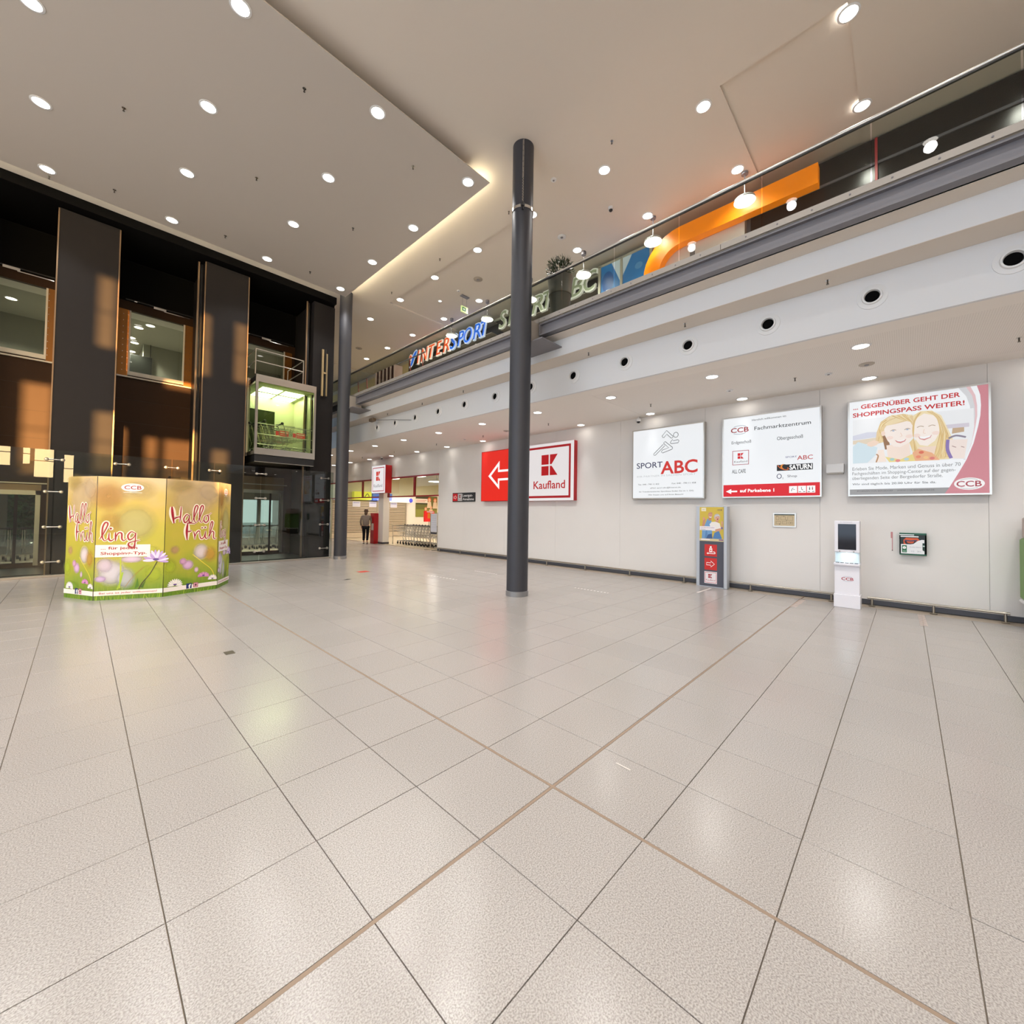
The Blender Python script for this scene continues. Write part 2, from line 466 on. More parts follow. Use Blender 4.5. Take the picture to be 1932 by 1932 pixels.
rest.build('tile', fl, kind='stuff')
jb = MB(M_JOINT)
jb.box((T0X-.009, -7.9, -.012), (T0X+.009, 14.8, -.001)); jb.box((-9, T0Y-.009, -.012), (XW, T0Y+.009, -.0015))
jb.build('expansion_joint', fl)
M_KFLOOR = mat('shop_floor', 'd8c9ac', 0.25, noise=.03)
struct(MB(M_KFLOOR).box((10.91, 14.9, -.012), (20, 33, .002)), 'floor_shop')
# ---- right wall, panels with open joints
wr = struct(MB(mat('wall_backing', 'b4b0ac', .7)).box((XW+.02, -8, 0), (XW+.3, 14.9, ZC)), 'wall_right')
ys = [-8, -5.8, -3.42, -1.04, 1.33, 3.68, 6.05, 8.42, 10.8, 13.16, 14.9]
for a, b in zip(ys, ys[1:]):
    MB(M_WALL).box((XW, a+.002, .09), (XW+.02, b-.002, ZC)).build('wall_panel', wr)
MB(M_WALL).box((XW, 14.898, 0), (XW+.3, 14.93, 3.4)).build('wall_end', wr)
struct(MB(M_SKIRT).box((XW-.015, -8, 0), (XW+.02, 14.93, .095)), 'baseboard_right')
struct(MB(M_WALL).box((XW, 14.9, 3.405), (XW+.3, 33, ZC)), 'wall_entrance')
struct(MB(M_WALL).box((10.8, 19.5, 0), (11.15, 19.97, 3.4)).box((10.79, 19.49, 0), (11.16, 19.98, .1), M_SKIRT), 'wall_pier')
# ---- low ceiling
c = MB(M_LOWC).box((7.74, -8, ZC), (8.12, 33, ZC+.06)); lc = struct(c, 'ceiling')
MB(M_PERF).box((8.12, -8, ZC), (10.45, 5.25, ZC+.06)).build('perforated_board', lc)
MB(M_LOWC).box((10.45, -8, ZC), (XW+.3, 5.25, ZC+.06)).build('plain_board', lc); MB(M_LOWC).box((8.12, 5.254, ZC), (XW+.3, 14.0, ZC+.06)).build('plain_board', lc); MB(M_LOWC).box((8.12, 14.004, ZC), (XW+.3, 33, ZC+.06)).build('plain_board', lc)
# ---- stepped fascia and upper slab
fa = MB(M_FASCIA).prism([(6.86, 5.8), (6.86, 5.53), (7.18, 5.53), (7.18, 5.168), (7.68, 5.168), (7.68, ZC), (7.74, ZC), (7.74, 5.8)], 'Y', -8, 33)
fo = struct(fa, 'trim_1')
MB(M_CEIL).box((6.885, -8, 5.524), (7.178, 33, 5.529)).build('soffit', fo); MB(M_CEIL).box((7.182, -8, 5.162), (7.678, 33, 5.167)).build('soffit', fo)
struct(MB(mat('upper_floor', 'b9b0a4', .4)).box((6.8, -8, 5.8), (15, 33, 5.88)), 'floor_upper')
# ---- high ceiling with shallow fields
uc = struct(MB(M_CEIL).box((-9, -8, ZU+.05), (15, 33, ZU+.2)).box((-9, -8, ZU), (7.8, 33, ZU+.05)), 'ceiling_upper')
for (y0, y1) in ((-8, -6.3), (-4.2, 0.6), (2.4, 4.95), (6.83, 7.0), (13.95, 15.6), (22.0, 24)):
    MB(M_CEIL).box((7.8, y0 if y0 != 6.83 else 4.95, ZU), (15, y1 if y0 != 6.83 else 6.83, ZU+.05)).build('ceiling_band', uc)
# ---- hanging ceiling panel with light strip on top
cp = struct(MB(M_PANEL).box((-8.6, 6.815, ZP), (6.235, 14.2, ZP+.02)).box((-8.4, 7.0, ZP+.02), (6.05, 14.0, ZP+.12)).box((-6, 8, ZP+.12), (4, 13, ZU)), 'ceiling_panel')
M_COVE = lamp_mat('cove_strip', 'fff0cc', 48)
MB(M_COVE).box((6.16, 6.95, ZP+.02), (6.2, 14.1, ZP+.04)).build('light_strip', cp)
MB(M_COVE).box((-8.3, 14.13, ZP+.02), (6.0, 14.16, ZP+.03)).build('light_strip', cp)
# ---- lift shaft wall
sh = struct(MB(M_BLACK).box((-9, 15.08, 9.26), (6.3, 15.4, ZU)).box((-9, 15.4, 9.26), (6.15, 17.35, 9.3)), 'wall_lift_shaft')  # black header; its depth also stands in for the panel's shadow on the pillars
for k, (a, b) in enumerate(((-3.6, -2.43), (-.565, .556), (2.44, 3.585), (5.62, 6.36))):
    p_ = MB(M_PILLAR).box((a, 15.35, -.01), (b, 17.35, 9.22))
    o = p_.build('pillar', sh)
    if k < 3:
        for xx in (a, b):
            MB(M_BRASS).box((xx-.013, 15.335, 0), (xx+.013, 15.36, 9.2)).build('corner_strip', o)
MB(M_PILLAR).box((6.137, 15.36, 9.05), (6.36, 15.4, 9.22)).build('pillar_head', sh)
MB(M_BLACK).box((6.15, 15.4, 0), (6.36, 17.35, ZU)).build('side_panel', sh)
for xx in (-2.2, 2.3, 5.44):
    g = MB(M_BRASS).box((xx-.022, 15.5, 0), (xx+.022, 15.56, 9.2)); g.build('guide_rail', sh)
    MB(M_DARK).box((xx+.06, 15.6, 0), (xx+.12, 15.72, 9.2)).build('guide_rail', sh)
YW = 17.2
wins = [(-2.13, 5.77, -.77, 7.74), (.885, 5.77, 2.236, 7.74), (3.9, 5.77, 5.26, 7.74)]
doors = [(-2.06, .16, -.85, 2.0), (.95, .16, 2.2, 2.05), (4.03, .16, 5.25, 2.3)]
bw = MB(M_SHAFT)
holed(bw, 'Y', YW, YW+.12, -9, 6.36, -.3, 8.02, wins+doors)
bwo = struct(bw, 'wall_shaft_back')
MB(M_BLACK).box((-9, YW-.01, 8.02), (6.36, YW+.12, ZU)).build('upper_lining', bwo)
for xa, xb in ((-2.43, -.565), (.556, 2.44), (3.585, 5.6)):
    for zz in (2.7, 3.55, 4.3, 5.0):
        MB(mat('panel_joint', '2a1d13', .7)).box((xa, YW-.004, zz), (xb, YW, zz+.008)).build('panel_joint', bwo)
    # lift pit behind the glass
    MB(M_DARK).box((xa, 15.4, .0), (xb, 17.2, .03)).build('pit_floor', bwo)
M_JAMB = mat('bronze_jamb', '8a5a26', .35, .6)
M_FRM = mat('pale_frame', 'cfc9bb', .4)
for k, (x0, z0, x1, z1) in enumerate(wins):
    wn = struct(MB(M_FRM).box((x0, YW-.03, z0-.02), (x1, YW+.05, z0+.1)).box((x0, YW-.02, z0), (x0+.04, YW+.05, z1)).box((x1-.04, YW-.02, z0), (x1, YW+.05, z1)), 'window_%d' % (k+1))
    MB(G_WIN).box((x0+.04, YW+.0, z0+.1), (x1-.04, YW+.012, z1)).build('pane', wn)
    j = MB(M_JAMB).box((x0-.24, YW-.03, z0-.06), (x0, YW-.001, z1)).box((x1, YW-.03, z0-.06), (x1+.25, YW-.001, z1)); jo = j.build('jamb', wn)
    sc = MB(M_CHROME)
    for zz in range(10):
        for xx in (x0-.02, x0-.13, x1+.02, x1+.14):
            sc.box((xx-.007, YW-.036, z0+.1+zz*.19), (xx+.007, YW-.03, z0+.115+zz*.19))
    sc.build('screws', jo, kind='stuff')
    MB(M_FRM).box((x0-.24, YW-.05, z0-.1), (x1+.25, YW-.001, z0-.06)).build('sill', wn)
    t_ = MB(M_DARK).box((x0-.1, YW-.06, z1+.3), (x1+.3, YW-.03, z1+.33)); tr = t_.build('door_track', wn)
    g_ = MB(M_CHROME).box((x0+.55, YW-.09, z1+.23), (x0+.85, YW-.06, z1+.3)).box((x0+.8, YW-.08, z1+.21), (x1+.1, YW-.06, z1+.235)).box((x0+.1, YW-.08, z1+.28), (x0+.16, YW-.06, z1+.31))
    g_.build('door_drive', tr)
for k, (x0, z0, x1, z1) in enumerate(doors):
    dn = struct(MB(M_INOX).box((x0-.09, YW-.03, z0-.08), (x0, YW+.02, z1+.12)).box((x1, YW-.03, z0-.08), (x1+.09, YW+.02, z1+.12)).box((x0-.09, YW-.03, z1), (x1+.09, YW+.02, z1+.12)), 'door_%d' % (k+1))
    mid = x0+(x1-x0)*.72
    MB(M_PILLAR).box((mid-.03, YW, z0), (mid+.03, YW+.03, z1)).build('mullion', dn)
    MB(G_WIN).box((x0, YW+.01, z0), (mid-.03, YW+.022, z1)).build('pane', dn)
    MB(G_WIN).box((mid+.03, YW+.01, z0), (x1, YW+.022, z1)).build('pane', dn)
    MB(M_INOX).box((x0-.09, YW-.06, z1+.3), (x1+.2, YW-.03, z1+.33)).build('door_track', dn)
    MB(M_BRASS).box((x0-.1, YW-.02, z1+.12), (x1+.1, YW-.002, z1+.6 if k == 2 else z1+.28)).build('header', dn)
# ---- rooms behind the lift shaft
M_LOB = mat('lobby_wall', '8d8b88', .7); M_LOBU = mat('upper_lobby_wall', '8a8a7d', .7)
yb = 22.5
lw = MB(M_LOB); holed(lw, 'Y', yb, yb+.2, -9, 7.0, 0, 3.3, [(-3.6, .5, -1.9, 2.4), (-1.75, .5, -.3, 2.4), (5.1, .35, 5.9, 2.15), (6.02, .35, 6.85, 2.15)])
lw.box((6.95, 17.35, 0), (7.05, yb+.2, 3.3)); struct(lw, 'wall_lobby')
struct(MB(M_LOB).box((-9, 17.32, 3.2), (7.05, yb+.2, 3.3)).box((6.36, 17.3, 0), (7.05, 17.36, 3.3)), 'ceiling_lobby')
lu = MB(M_LOBU).box((1.5, 20.95, 5.9), (6.4, 21.1, ZU)).box((-9, 26, 5.9), (1.6, 26.2, ZU)).box((1.5, 21.1, 5.9), (1.6, 26, ZU)).box((-9, 20.95, 5.9), (.7, 21.1, ZU)); lu.box((6.26, 17.35, 5.9), (6.4, yb, ZU)); struct(lu, 'wall_upper_lobby')
struct(MB(mat('upper_lobby_floor', '6f6c66', .5)).box((-9, 17.32, 5.6), (6.4, 26.2, 5.75)), 'floor_upper_lobby')
uz = struct(MB(mat('upper_lobby_ceiling', 'a5a394', .8)).box((-9, 17.32, 7.92), (6.4, 26.2, 8.0)).box((-9, 17.33, 7.75), (6.4, 17.9, 7.92), M_LOWC), 'ceiling_upper_lobby')
# ---- far walls
struct(MB(M_WALL).box((8.8, 30, 0), (20, 30.2, ZC)), 'wall_far')
struct(MB(M_WALL).box((8.7, 22.7, 0), (8.8, 30, ZC)).box((7.05, 22.5, 0), (8.8, 22.7, ZC)), 'wall_passage')
M_FARU = mat('upper_far_wall', 'e6cfa0', .7)
struct(MB(M_FARU).box((6.36, 32, 5.88), (15, 32.2, ZU)), 'wall_far_upper')
# ---- left wall; unseen front wall, its slots shaped to throw sun patches and reflections
lwm = MB(M_WALL); holed(lwm, 'X', -9.2, -9, -8, 17, 0, ZU, [(-7.4+3*k, .6, -4.8+3*k, 8.6) for k in range(7)]); struct(lwm, 'wall_left')
fw = MB(mat('front_wall', 'c9c0b4', .7))
light_slots = [(-4.93, 4.1, -4.4, 6.55), (-3.3, 4.05, -2.9, 5.6), (-3.32, 7.35, -3.0, 9.2), (-2.42, 4.2, -2.15, 5.4), (-1.97, 3.45, -1.2, 5.4), (-.76, 3.2, -.36, 4.9), (-.25, 7.15, .1, 9.0), (-1.08, 7.15, -.9, 9.0), (-2.0, 7.1, -1.3, 7.28)]
holed(fw, 'Y', -8.06, -8.0, -9, 15, 0, ZU, light_slots)
fwo = struct(fw, 'wall_front_slotted')
fb = MB(M_DARK)
for (a, b_, c_, d_) in light_slots:
    if d_-b_ > 1: fb.box((a, -8.05, (b_+d_)/2-.02), (c_, -8.01, (b_+d_)/2+.02))
fb.build('slot_bars', fwo)
# ---- shop behind the entrance
ks = MB(mat('shop_wall', 'f0e9db', .7)); ks.box((11.2, 25.05, 0), (20, 25.2, ZC)).box((19.8, 15, 0), (20, 25, ZC)).box((11.2, 14.9, 0), (20, 15.0, ZC))
struct(ks, 'wall_shop')
struct(MB(mat('shop_ceiling', 'dccfb6', .8)).box((11.2, 14.9, 4.2), (20, 25.2, 4.3)), 'ceiling_shop')
# steel kerb under the glass screen
struct(MB(M_PLATE).box((-9, 14.84, 0), (6.2, 14.98, .045)), 'trim_2')

# ================================================================== THINGS OF THE BUILDING
# ---- columns
def column(x, y, r, label, collar):
    t = thing('column', label, 'column', (x, y, 0))
    MB(M_COLUMN).cyl((x, y, 0), (x, y, ZU), r, 32).build('shaft', t, smooth=True)
    MB(mat('column_foot', '8b8a8c', .35, .4)).lathe((x, y, 0), [(r+.012, 0), (r+.012, .1), (r, .105)], 32).build('base_ring', t, smooth=True)
    if collar:
        z = 8.08
        MB(M_CHROME).lathe((x, y, z), [(r, -.03), (r+.014, -.03), (r+.014, .03), (r, .03)], 32).build('collar', t, smooth=True)
        d = Vector((-x, -y, 0)).normalized(); q = Vector((x, y, 0))+d*(r+.03)
        MB(M_DARK).box(q+Vector((-.03, -.03, z-.03)), q+Vector((.03, .03, z+.04))).cyl(q+Vector((0, 0, z-.1)), q+Vector((0, 0, z)), .02, 8).build('shackle', t)
        ch = MB(M_CHROME); zz = z+.05; k = 0
        while zz < ZU-.05:
            h = .035 if zz < z+.55 else .12
            a = Vector((.012, 0, 0)) if k % 2 else Vector((0, .012, 0))
            ch.tube([q+a+Vector((0, 0, zz)), q+a+Vector((0, 0, zz+h)), q-a+Vector((0, 0, zz+h)), q-a+Vector((0, 0, zz))], .004, 4, closed=True)
            zz += h-.006; k += 1
        ch.build('chain', t)
    return t
column(6.326, 5.865, .2215, 'grey round column with a chrome collar and hanging chain, in the middle of the hall', True)
column(6.39, 14.476, .2096, 'plain grey round column beside the lift shaft', False)
# ---- steel edge beams of the gallery
def beam(y0, y1, label):
    t = thing('edge_beam', label, 'beam', (6.8, (y0+y1)/2, 5.53))
    MB(M_STEEL).box((6.8, y0, 5.56), (6.83, y1, 5.78)).build('web', t)
    MB(M_STEEL).box((6.725, y0, 5.53), (6.885, y1, 5.56)).build('bottom_flange', t)
    MB(M_STEEL).box((6.74, y0, 5.765), (6.885, y1, 5.8)).build('top_flange', t)
    for yy in (y0, y1):
        MB(M_STEEL).box((6.725, yy-.008, 5.53), (6.885, yy+.008, 5.8)).build('end_plate', t)
    return t
beam(-7.9, 5.69, 'grey steel beam under the gallery edge, the stretch right of the chained column')
beam(6.04, 14.24, 'grey steel beam under the gallery edge, the stretch between both columns')
beam(14.66, 30, 'grey steel beam under the gallery edge, the stretch left of the plain column')
for (y, lb) in ((5.865, 'grey steel bracket joining the chained column to the gallery beam'), (14.45, 'grey steel bracket joining the plain column to the gallery beam')):
    t = thing('beam_bracket', lb, 'bracket', (6.8, y, 5.33))
    MB(M_STEEL).box((6.5, y-.44, 5.335), (7.18, y+.44, 5.36)).build('plate', t)
    MB(M_PLATE).box((6.5, y-.13, 5.36), (6.98, y+.13, 5.8)).build('stub', t)
# ---- gallery railing
t = thing('glass_railing', 'long glass railing with a steel handrail along the upper gallery edge', 'railing', (6.75, 5, 5.8))
MB(M_INOX).cyl((6.75, -7.9, 6.735), (6.75, 30, 6.735), .024, 12).build('handrail', t, smooth=True)
MB(M_DARK).box((6.735, -7.9, 6.695), (6.765, 30, 6.714)).build('glass_channel', t)
jy = [1.499-1.205*8+1.205*k for k in range(32)]
for a, b in zip(jy, jy[1:]):
    MB(G_RAIL).box((6.744, a+.008, 5.9), (6.756, b-.008, 6.7)).build('glass_pane', t)
pe = [-7.9, -3.0, 2.05, 5.69, 9.6, 14.3, 19, 24, 30]
for a, b in zip(pe, pe[1:]):
    pl_ = MB(M_PLATE).box((6.715, a+.004, 5.812), (6.742, b-.004, 5.905)); po = pl_.build('base_plate', t)
    bo = MB(M_STEEL)
    yy = a+.3
    while yy < b-.1:
        bo.cyl((6.707, yy, 5.858), (6.716, yy, 5.858), .011, 6); yy += .4
    bo.build('bolts', po, kind='stuff')
# ---- round air nozzles in the fascia
def nozzle(y, z, label):
    x = 7.68; t = thing('air_nozzle', label, 'nozzle', (x, y, z), 'round air nozzles in the fascia')
    MB(M_WHITEM).lathe((x, y, z), [(.17, 0), (.17, -.012), (.115, -.02), (.115, -.03)], 28, axis='X').build('flange', t, smooth=True)
    MB(M_WHITEM).lathe((x, y, z), [(.115, -.03), (.11, -.05), (.09, -.05), (.075, .03)], 28, axis='X').build('ring', t, smooth=True)
    b = MB(mat('nozzle_dark', '050505', .9)); b.M = wallframe(x-.012, y, z); b.ell(0, 0, .08, .08, 0, n=24); b.build('opening', t)
    return t
n0 = None
for i in range(13):
    y, z = -.949+1.281*i, 4.846
    lb = 'round white air nozzle in the gallery fascia, %s from the right edge' % ORD[i]
    if n0 is None: n0 = nozzle(y, z, lb)
    else: dup(n0, (7.68, y, z), lb)
# ---- downlights
BEAMS = {}
def beam_lamp(t, r, watts, cone=128):
    k = (round(r, 3), watts, cone)
    if k not in BEAMS:
        l_ = bpy.data.lights.new('downlight_beam', 'SPOT'); l_.energy = watts; l_.color = (1.0, .975, .94); l_.spot_size = math.radians(cone); l_.spot_blend = .7; l_.shadow_soft_size = r*.9
        BEAMS[k] = l_
    o = bpy.data.objects.new('downlight_beam', BEAMS[k]); COL.objects.link(o); o.parent = t; o.location = (0, 0, -.03 - r*.9)
def downlight(x, y, z, r, label, group):
    t = thing('downlight', label, 'lamp', (x, y, z), group)
    MB(M_WHITEM).lathe((x, y, z), [(r+.03, 0), (r+.03, -.006), (r, -.012), (r-.002, .0)], 24).build('trim_ring', t, smooth=True)
    b = MB(M_LAMP); b.M = frame((x, y, z-.007), (1, 0, 0), (0, -1, 0)); b.ell(0, 0, r, r, 0, n=24); b.build('lens', t)
    beam_lamp(t, r, (BEAM_LOW*.6 if x > 10.4 else BEAM_LOW) if z < 6 else BEAM_HIGH, 46 if x > 10.4 else 128)
    return t
proto = {}
def put_light(x, y, z, r, label, group):
    k = (r, x > 10.4)
    if k not in proto: proto[k] = downlight(x, y, z, r, label, group)
    else: dup(proto[k], (x, y, z), label, group)
for i in range(-3, 12):
    y = .5099+2.2443*i
    if i >= 0:
        put_light(8.534, y, ZC, .105, 'round downlight in the low ceiling, gallery-side row, %s from the right' % ORD[i], 'downlights in the low ceiling')
        if i != 4: put_light(10.6025, y, ZC, .105, 'round downlight in the low ceiling, wall-side row, %s from the right' % ORD[i if i < 4 else i-1], 'downlights in the low ceiling')
    else:
        for x in (8.534, 10.6025): put_light(x, y, ZC, .105, 'round downlight in the low ceiling, %s row, %s past the green box' % ('gallery-side' if x < 9 else 'wall-side', ORD[-i-1]), 'downlights beyond the right edge')
for a, x in enumerate((5.88, 3.665, 1.45, -.71, -2.9, -5.1)):  # last two rows are out of view, added to light the hall
    for b, y in enumerate((7.15, 9.38, 11.59, 13.79)):
        put_light(x, y, ZP, .115, 'downlight in the hanging panel, %s row from the gallery, %s from its near edge' % (ORD[a], ORD[b]), 'downlights in the hanging ceiling panel')
for k, y in enumerate((-5.9, -3.74, -1.6, .56, 2.7, 4.83, 7.03, 9.22, 11.4, 13.54, 15.83, 18.0, 20.1, 22.3)):
    put_light(10.0, y, ZU+(.05 if (0.6 < y < 2.4 or 7 < y < 13.9 or y > 15.6) else 0), .1151, 'downlight in the high ceiling, shopfront row, %s from the far end' % ORD[13-k], 'downlights over the gallery')
for k, y in enumerate((0.6, 2.75, 4.9, 7.06, 9.22, 11.37, 13.53, 15.8)):
    put_light(7.99, y, ZU+(.05 if (7 < y < 13.9 or .6 < y < 2.4 or y > 15.6) else 0), .1151, 'downlight in the high ceiling, row over the glass railing, %s from the far end' % ORD[7-k], 'downlights over the gallery')
for a, x in enumerate((4.0, 1.6, -.8, -3.2, -5.6)):  # out-of-view downlights, added to light the near hall
    for b, y in enumerate((4.4, 2.0, -.4, -2.8, -5.2)):
        put_light(x, y, ZU, .1151, 'added downlight in the near high ceiling, %s row from the gallery, %s from the panel' % (ORD[a], ORD[b]), 'added downlights above the near hall')
put_light(9.04, 12.5, ZU+.05, .05, 'small bright spotlight in the high ceiling near the exit sign', 'spotlights')

# ================================================================== SIGNS
def k_logo(mb, u0, v0, u1, v1, d, m):
    w_, h_ = u1-u0, v1-v0; U = lambda x: u0+w_*x; V = lambda y: v0+h_*y
    mb.rect(U(0), V(.53), U(.455), V(1), d, m); mb.rect(U(0), V(0), U(.455), V(.45), d, m)
    mb.poly([(U(.53), V(.53)), (U(.64), V(.53)), (U(1), V(1)), (U(.53), V(1))], d, m)
    mb.poly([(U(.53), V(0)), (U(1), V(0)), (U(.64), V(.45)), (U(.53), V(.45))], d, m)
RED_ = 'd4141f'
# ---- big red and white supermarket light box
t = thing('light_box_sign', 'wide red and white light box with a big left arrow on the right wall', 'sign', (10.72, 9.76, 2.135))
MB(M_RED).box((10.73, 7.575, 2.135), (XW, 11.92, 4.045)).build('housing', t)
Fk = wallframe(10.728, 11.92, 2.135)
b = MB(); b.M = Fk; b.rect(.0, .0, 1.96, 1.91, 0, pr('f02a1c', .75))
b.outline(0, 0, 1.96, 1.91, .02, .002, pr('b3101c'))
b.build('red_face', t)
b = MB(); b.M = Fk
ar = [(.4, .955), (1.0, 1.5), (1.0, 1.165), (1.85, 1.165), (1.85, .765), (1.0, .765), (1.0, .44)]
ai = [(.55, .96), (.925, 1.3), (.925, 1.085), (1.77, 1.085), (1.77, .845), (.925, .845), (.925, .62)]
vs = [(x, y, .004) for x, y in ar]+[(x, y, .004) for x, y in ai]; n = 7
b.add(vs, [(k, (k+1) % n, n+(k+1) % n, n+k) for k in range(n)], pr('ffffff', .85)); b.build('arrow', t)
b = MB(); b.M = Fk; b.rect(1.98, 0, 4.345, 1.91, 0, pr('efeaea', .74)); b.build('white_face', t)
b = MB(); b.M = Fk; b.outline(2.11, .085, 4.225, 1.815, .075, .003, pr('c8202a', .45)); b.build('border', t)
b = MB(); b.M = Fk; k_logo(b, 3.02, .84, 3.7, 1.53, .004, pr('d4141f', .5)); b.build('emblem', t)
b = MB(); b.M = Fk; b.text('Kaufland', 2.68, .4, 4.01, .655, .004, pr('d4141f', .5), bold=.012); b.build('lettering', t)
# ---- backlit board helper
def board(name, label, y0, w_, h_=1.935, z0=2.146):
    t = thing(name, label, 'sign', (10.76, y0-w_/2, z0))
    fr = MB(M_INOX)
    X = 10.76
    for (a, b_, c_, d_) in ((y0-w_, z0, y0, z0+.028), (y0-w_, z0+h_-.028, y0, z0+h_), (y0-w_, z0+.028, y0-w_+.028, z0+h_-.028), (y0-.028, z0+.028, y0, z0+h_-.028)):
        fr.box((X, a, b_), (XW, c_, d_))
    fr.build('frame', t)
    F = wallframe(X+.008, y0, z0)
    b = MB(); b.M = F; b.rect(.02, .02, w_-.02, h_-.02, 0, pr('eef1f4', BL)); b.build('face', t)
    return t, F
def ccb(mb, u0, v0, u1, v1, d, m, arcs=None, wide=True):
    mb.text('CCB', u0, v0, u1, v1, d, m, bold=.015)
    if arcs:
        w_, h_ = u1-u0, v1-v0; cu, cv = (u0+u1)/2, (v0+v1)/2
        mb.ring(cu, cv, w_*.52, h_*.98, h_*.08, d, arcs, 16, math.radians(48), math.radians(132))
        mb.ring(cu, cv, w_*.52, h_*.98, h_*.08, d, arcs, 16, math.radians(228), math.radians(312))
INK = pr('3a3a3a', .02); INKL = pr('8c8c8c', .3)
# ---- sports shop board
t, F = board('backlit_board', 'square backlit board with an outlined running figure over blue and red lettering', 5.6, 1.95)
b = MB(); b.M = F; D = .004
def out(pts, wd=.013): b.stroke(pts, wd, D, INK, smooth=False, closed=True)
b.ring(1.232, 1.678, .068, .072, .012, D, INK)
out([(.983, 1.825), (1.158, 1.648), (1.15, 1.615), (1.115, 1.6), (.989, 1.725), (.915, 1.642), (.885, 1.645), (.861, 1.687)])
out([(1.09, 1.5), (1.15, 1.57), (1.165, 1.528), (1.29, 1.545), (1.318, 1.51), (1.29, 1.462), (1.117, 1.457), (1.09, 1.475)])
out([(.95, 1.53), (1.14, 1.362), (1.148, 1.33), (1.13, 1.306), (.88, 1.232), (.842, 1.262), (.87, 1.307), (1.045, 1.358), (.905, 1.487), (.92, 1.515)])
out([(.892, 1.462), (.935, 1.418), (.672, 1.183), (.64, 1.188), (.632, 1.225)])
b.build('running_figure', t)
b = MB(); b.M = F
b = MB(); b.M = F; b.text('SPORT', .138, .85, .878, 1.0, D, pr('2f2a86', .1), bold=.004); b.build('lettering', t)
b = MB(); b.M = F; b.text('ABC', .827, .672, 1.79, .99, D, pr('ef3a32', .55), bold=.02); b.build('lettering', t)
b = MB(); b.M = F; b.text('IHR PARTNER IN SACHEN SPORT', .147, .6, 1.743, .645, D, pr('d5d9dc', .6)); b.build('lettering', t)
b = MB(); b.M = F; b.text('Tel.: 040 - 790 11 452', .181, .383, .788, .418, D, INK); b.build('lettering', t)
b = MB(); b.M = F; b.text('Fax: 040 - 790 11 458', 1.135, .383, 1.749, .418, D, INK); b.build('lettering', t)
b = MB(); b.M = F; b.text('eMail: sport.abc@freenet.de', .537, .281, 1.364, .312, D, INK); b.build('lettering', t)
b = MB(); b.M = F; b.text('Ihr Trendorientiertes Sporthaus finden Sie im 1. OG.', .214, .184, 1.703, .217, D, INK); b.build('lettering', t)
b = MB(); b.M = F; b.text('Wir freuen uns auf Ihren Besuch!', .483, .095, 1.436, .127, D, INK); b.build('lettering', t)
# ---- directory board
t, F = board('backlit_board', 'backlit directory board with a red bottom strip reading auf Parkebene 1', 3.228, 1.945)
b = MB(); b.M = F
b.rect(.02, .02, 1.925, .31, .002, pr('e3061d', .7)); b.build('red_strip', t)
b = MB(); b.M = F
b = MB(); b.M = F; b.text('Herzlich willkommen im', .641, 1.786, 1.311, 1.826, D, INK); b.build('lettering', t)
b = MB(); b.M = F; b.text('Fachmarktzentrum', .69, 1.566, 1.763, 1.646, D, pr('222222', .02), bold=.003); b.build('lettering', t)
b = MB(); b.M = F; b.text('Obergeschoß', 1.139, 1.283, 1.622, 1.357, D, INK); b.build('lettering', t)
b = MB(); b.M = F; b.text('Erdgeschoß', .208, 1.285, .624, 1.352, D, INK); b.build('lettering', t)
b = MB(); b.M = F; b.text('ALL CAFE', .216, .584, .511, .672, D, pr('222222', .02), bold=.004); b.build('lettering', t)
b = MB(); b.M = F; b.text('SPORT', 1.301, .868, 1.513, .903, D, pr('5a56a8', .3)); b.build('lettering', t)
b = MB(); b.M = F; b.text('ABC', 1.516, .811, 1.796, .9, D, pr('d8352f', .5), bold=.006); b.build('lettering', t)
b = MB(); b.M = F; b.text('Shop', 1.336, .44, 1.513, .49, D, pr('6a6a78', .2)); b.build('lettering', t)
b = MB(); b.M = F; b.text('2', 1.24, .405, 1.262, .44, D, pr('6a6a78', .2)); b.build('lettering', t)
b = MB(); b.M = F; b.ring(1.182, .469, .048, .055, .013, D, pr('2f2a86', .1)); b.build('emblem', t)
b = MB(); b.M = F; b.text('auf Parkebene 1', .389, .13, 1.086, .2, D, pr('ffffff', .9), bold=.025); b.build('lettering', t)
b = MB(); b.M = F; ccb(b, .189, 1.557, .572, 1.665, D, pr('c8202a', .3), pr('9ab0c8', .3)); b.build('centre_logo', t)
b = MB(); b.M = F; b.outline(.224, .78, .576, 1.12, .012, D, pr('c8404a', .4)); k_logo(b, .338, .925, .467, 1.058, D, pr('e3121f', .6)); b.text('Kaufland', .263, .838, .545, .88, D, pr('8a7a7a', .3)); b.build('shop_logo', t)
b = MB(); b.M = F; b.rect(1.137, .588, 1.795, .722, D, pr('262222', .05))
b.ell(1.255, .68, .05, .055, D+.002, pr('ff9a1e', .6)); b.ell(1.285, .68, .046, .05, D+.003, pr('262222', .05))
b.stroke([(1.155, .71), (1.2, .655), (1.26, .62), (1.33, .605), (1.355, .63), (1.335, .655)], .018, D+.004, pr('f0722a', .5)); b.build('shop_logo', t)
b = MB(); b.M = F; b.text('SATURN', 1.377, .606, 1.78, .706, D+.004, pr('ffffff', .85), bold=.03); b.build('lettering', t)
b = MB(); b.M = F
b.poly([(.083, .152), (.2, .209), (.2, .17), (.33, .17), (.33, .135), (.2, .135), (.2, .094)], D, pr('ffffff', .9)); b.build('arrow', t)
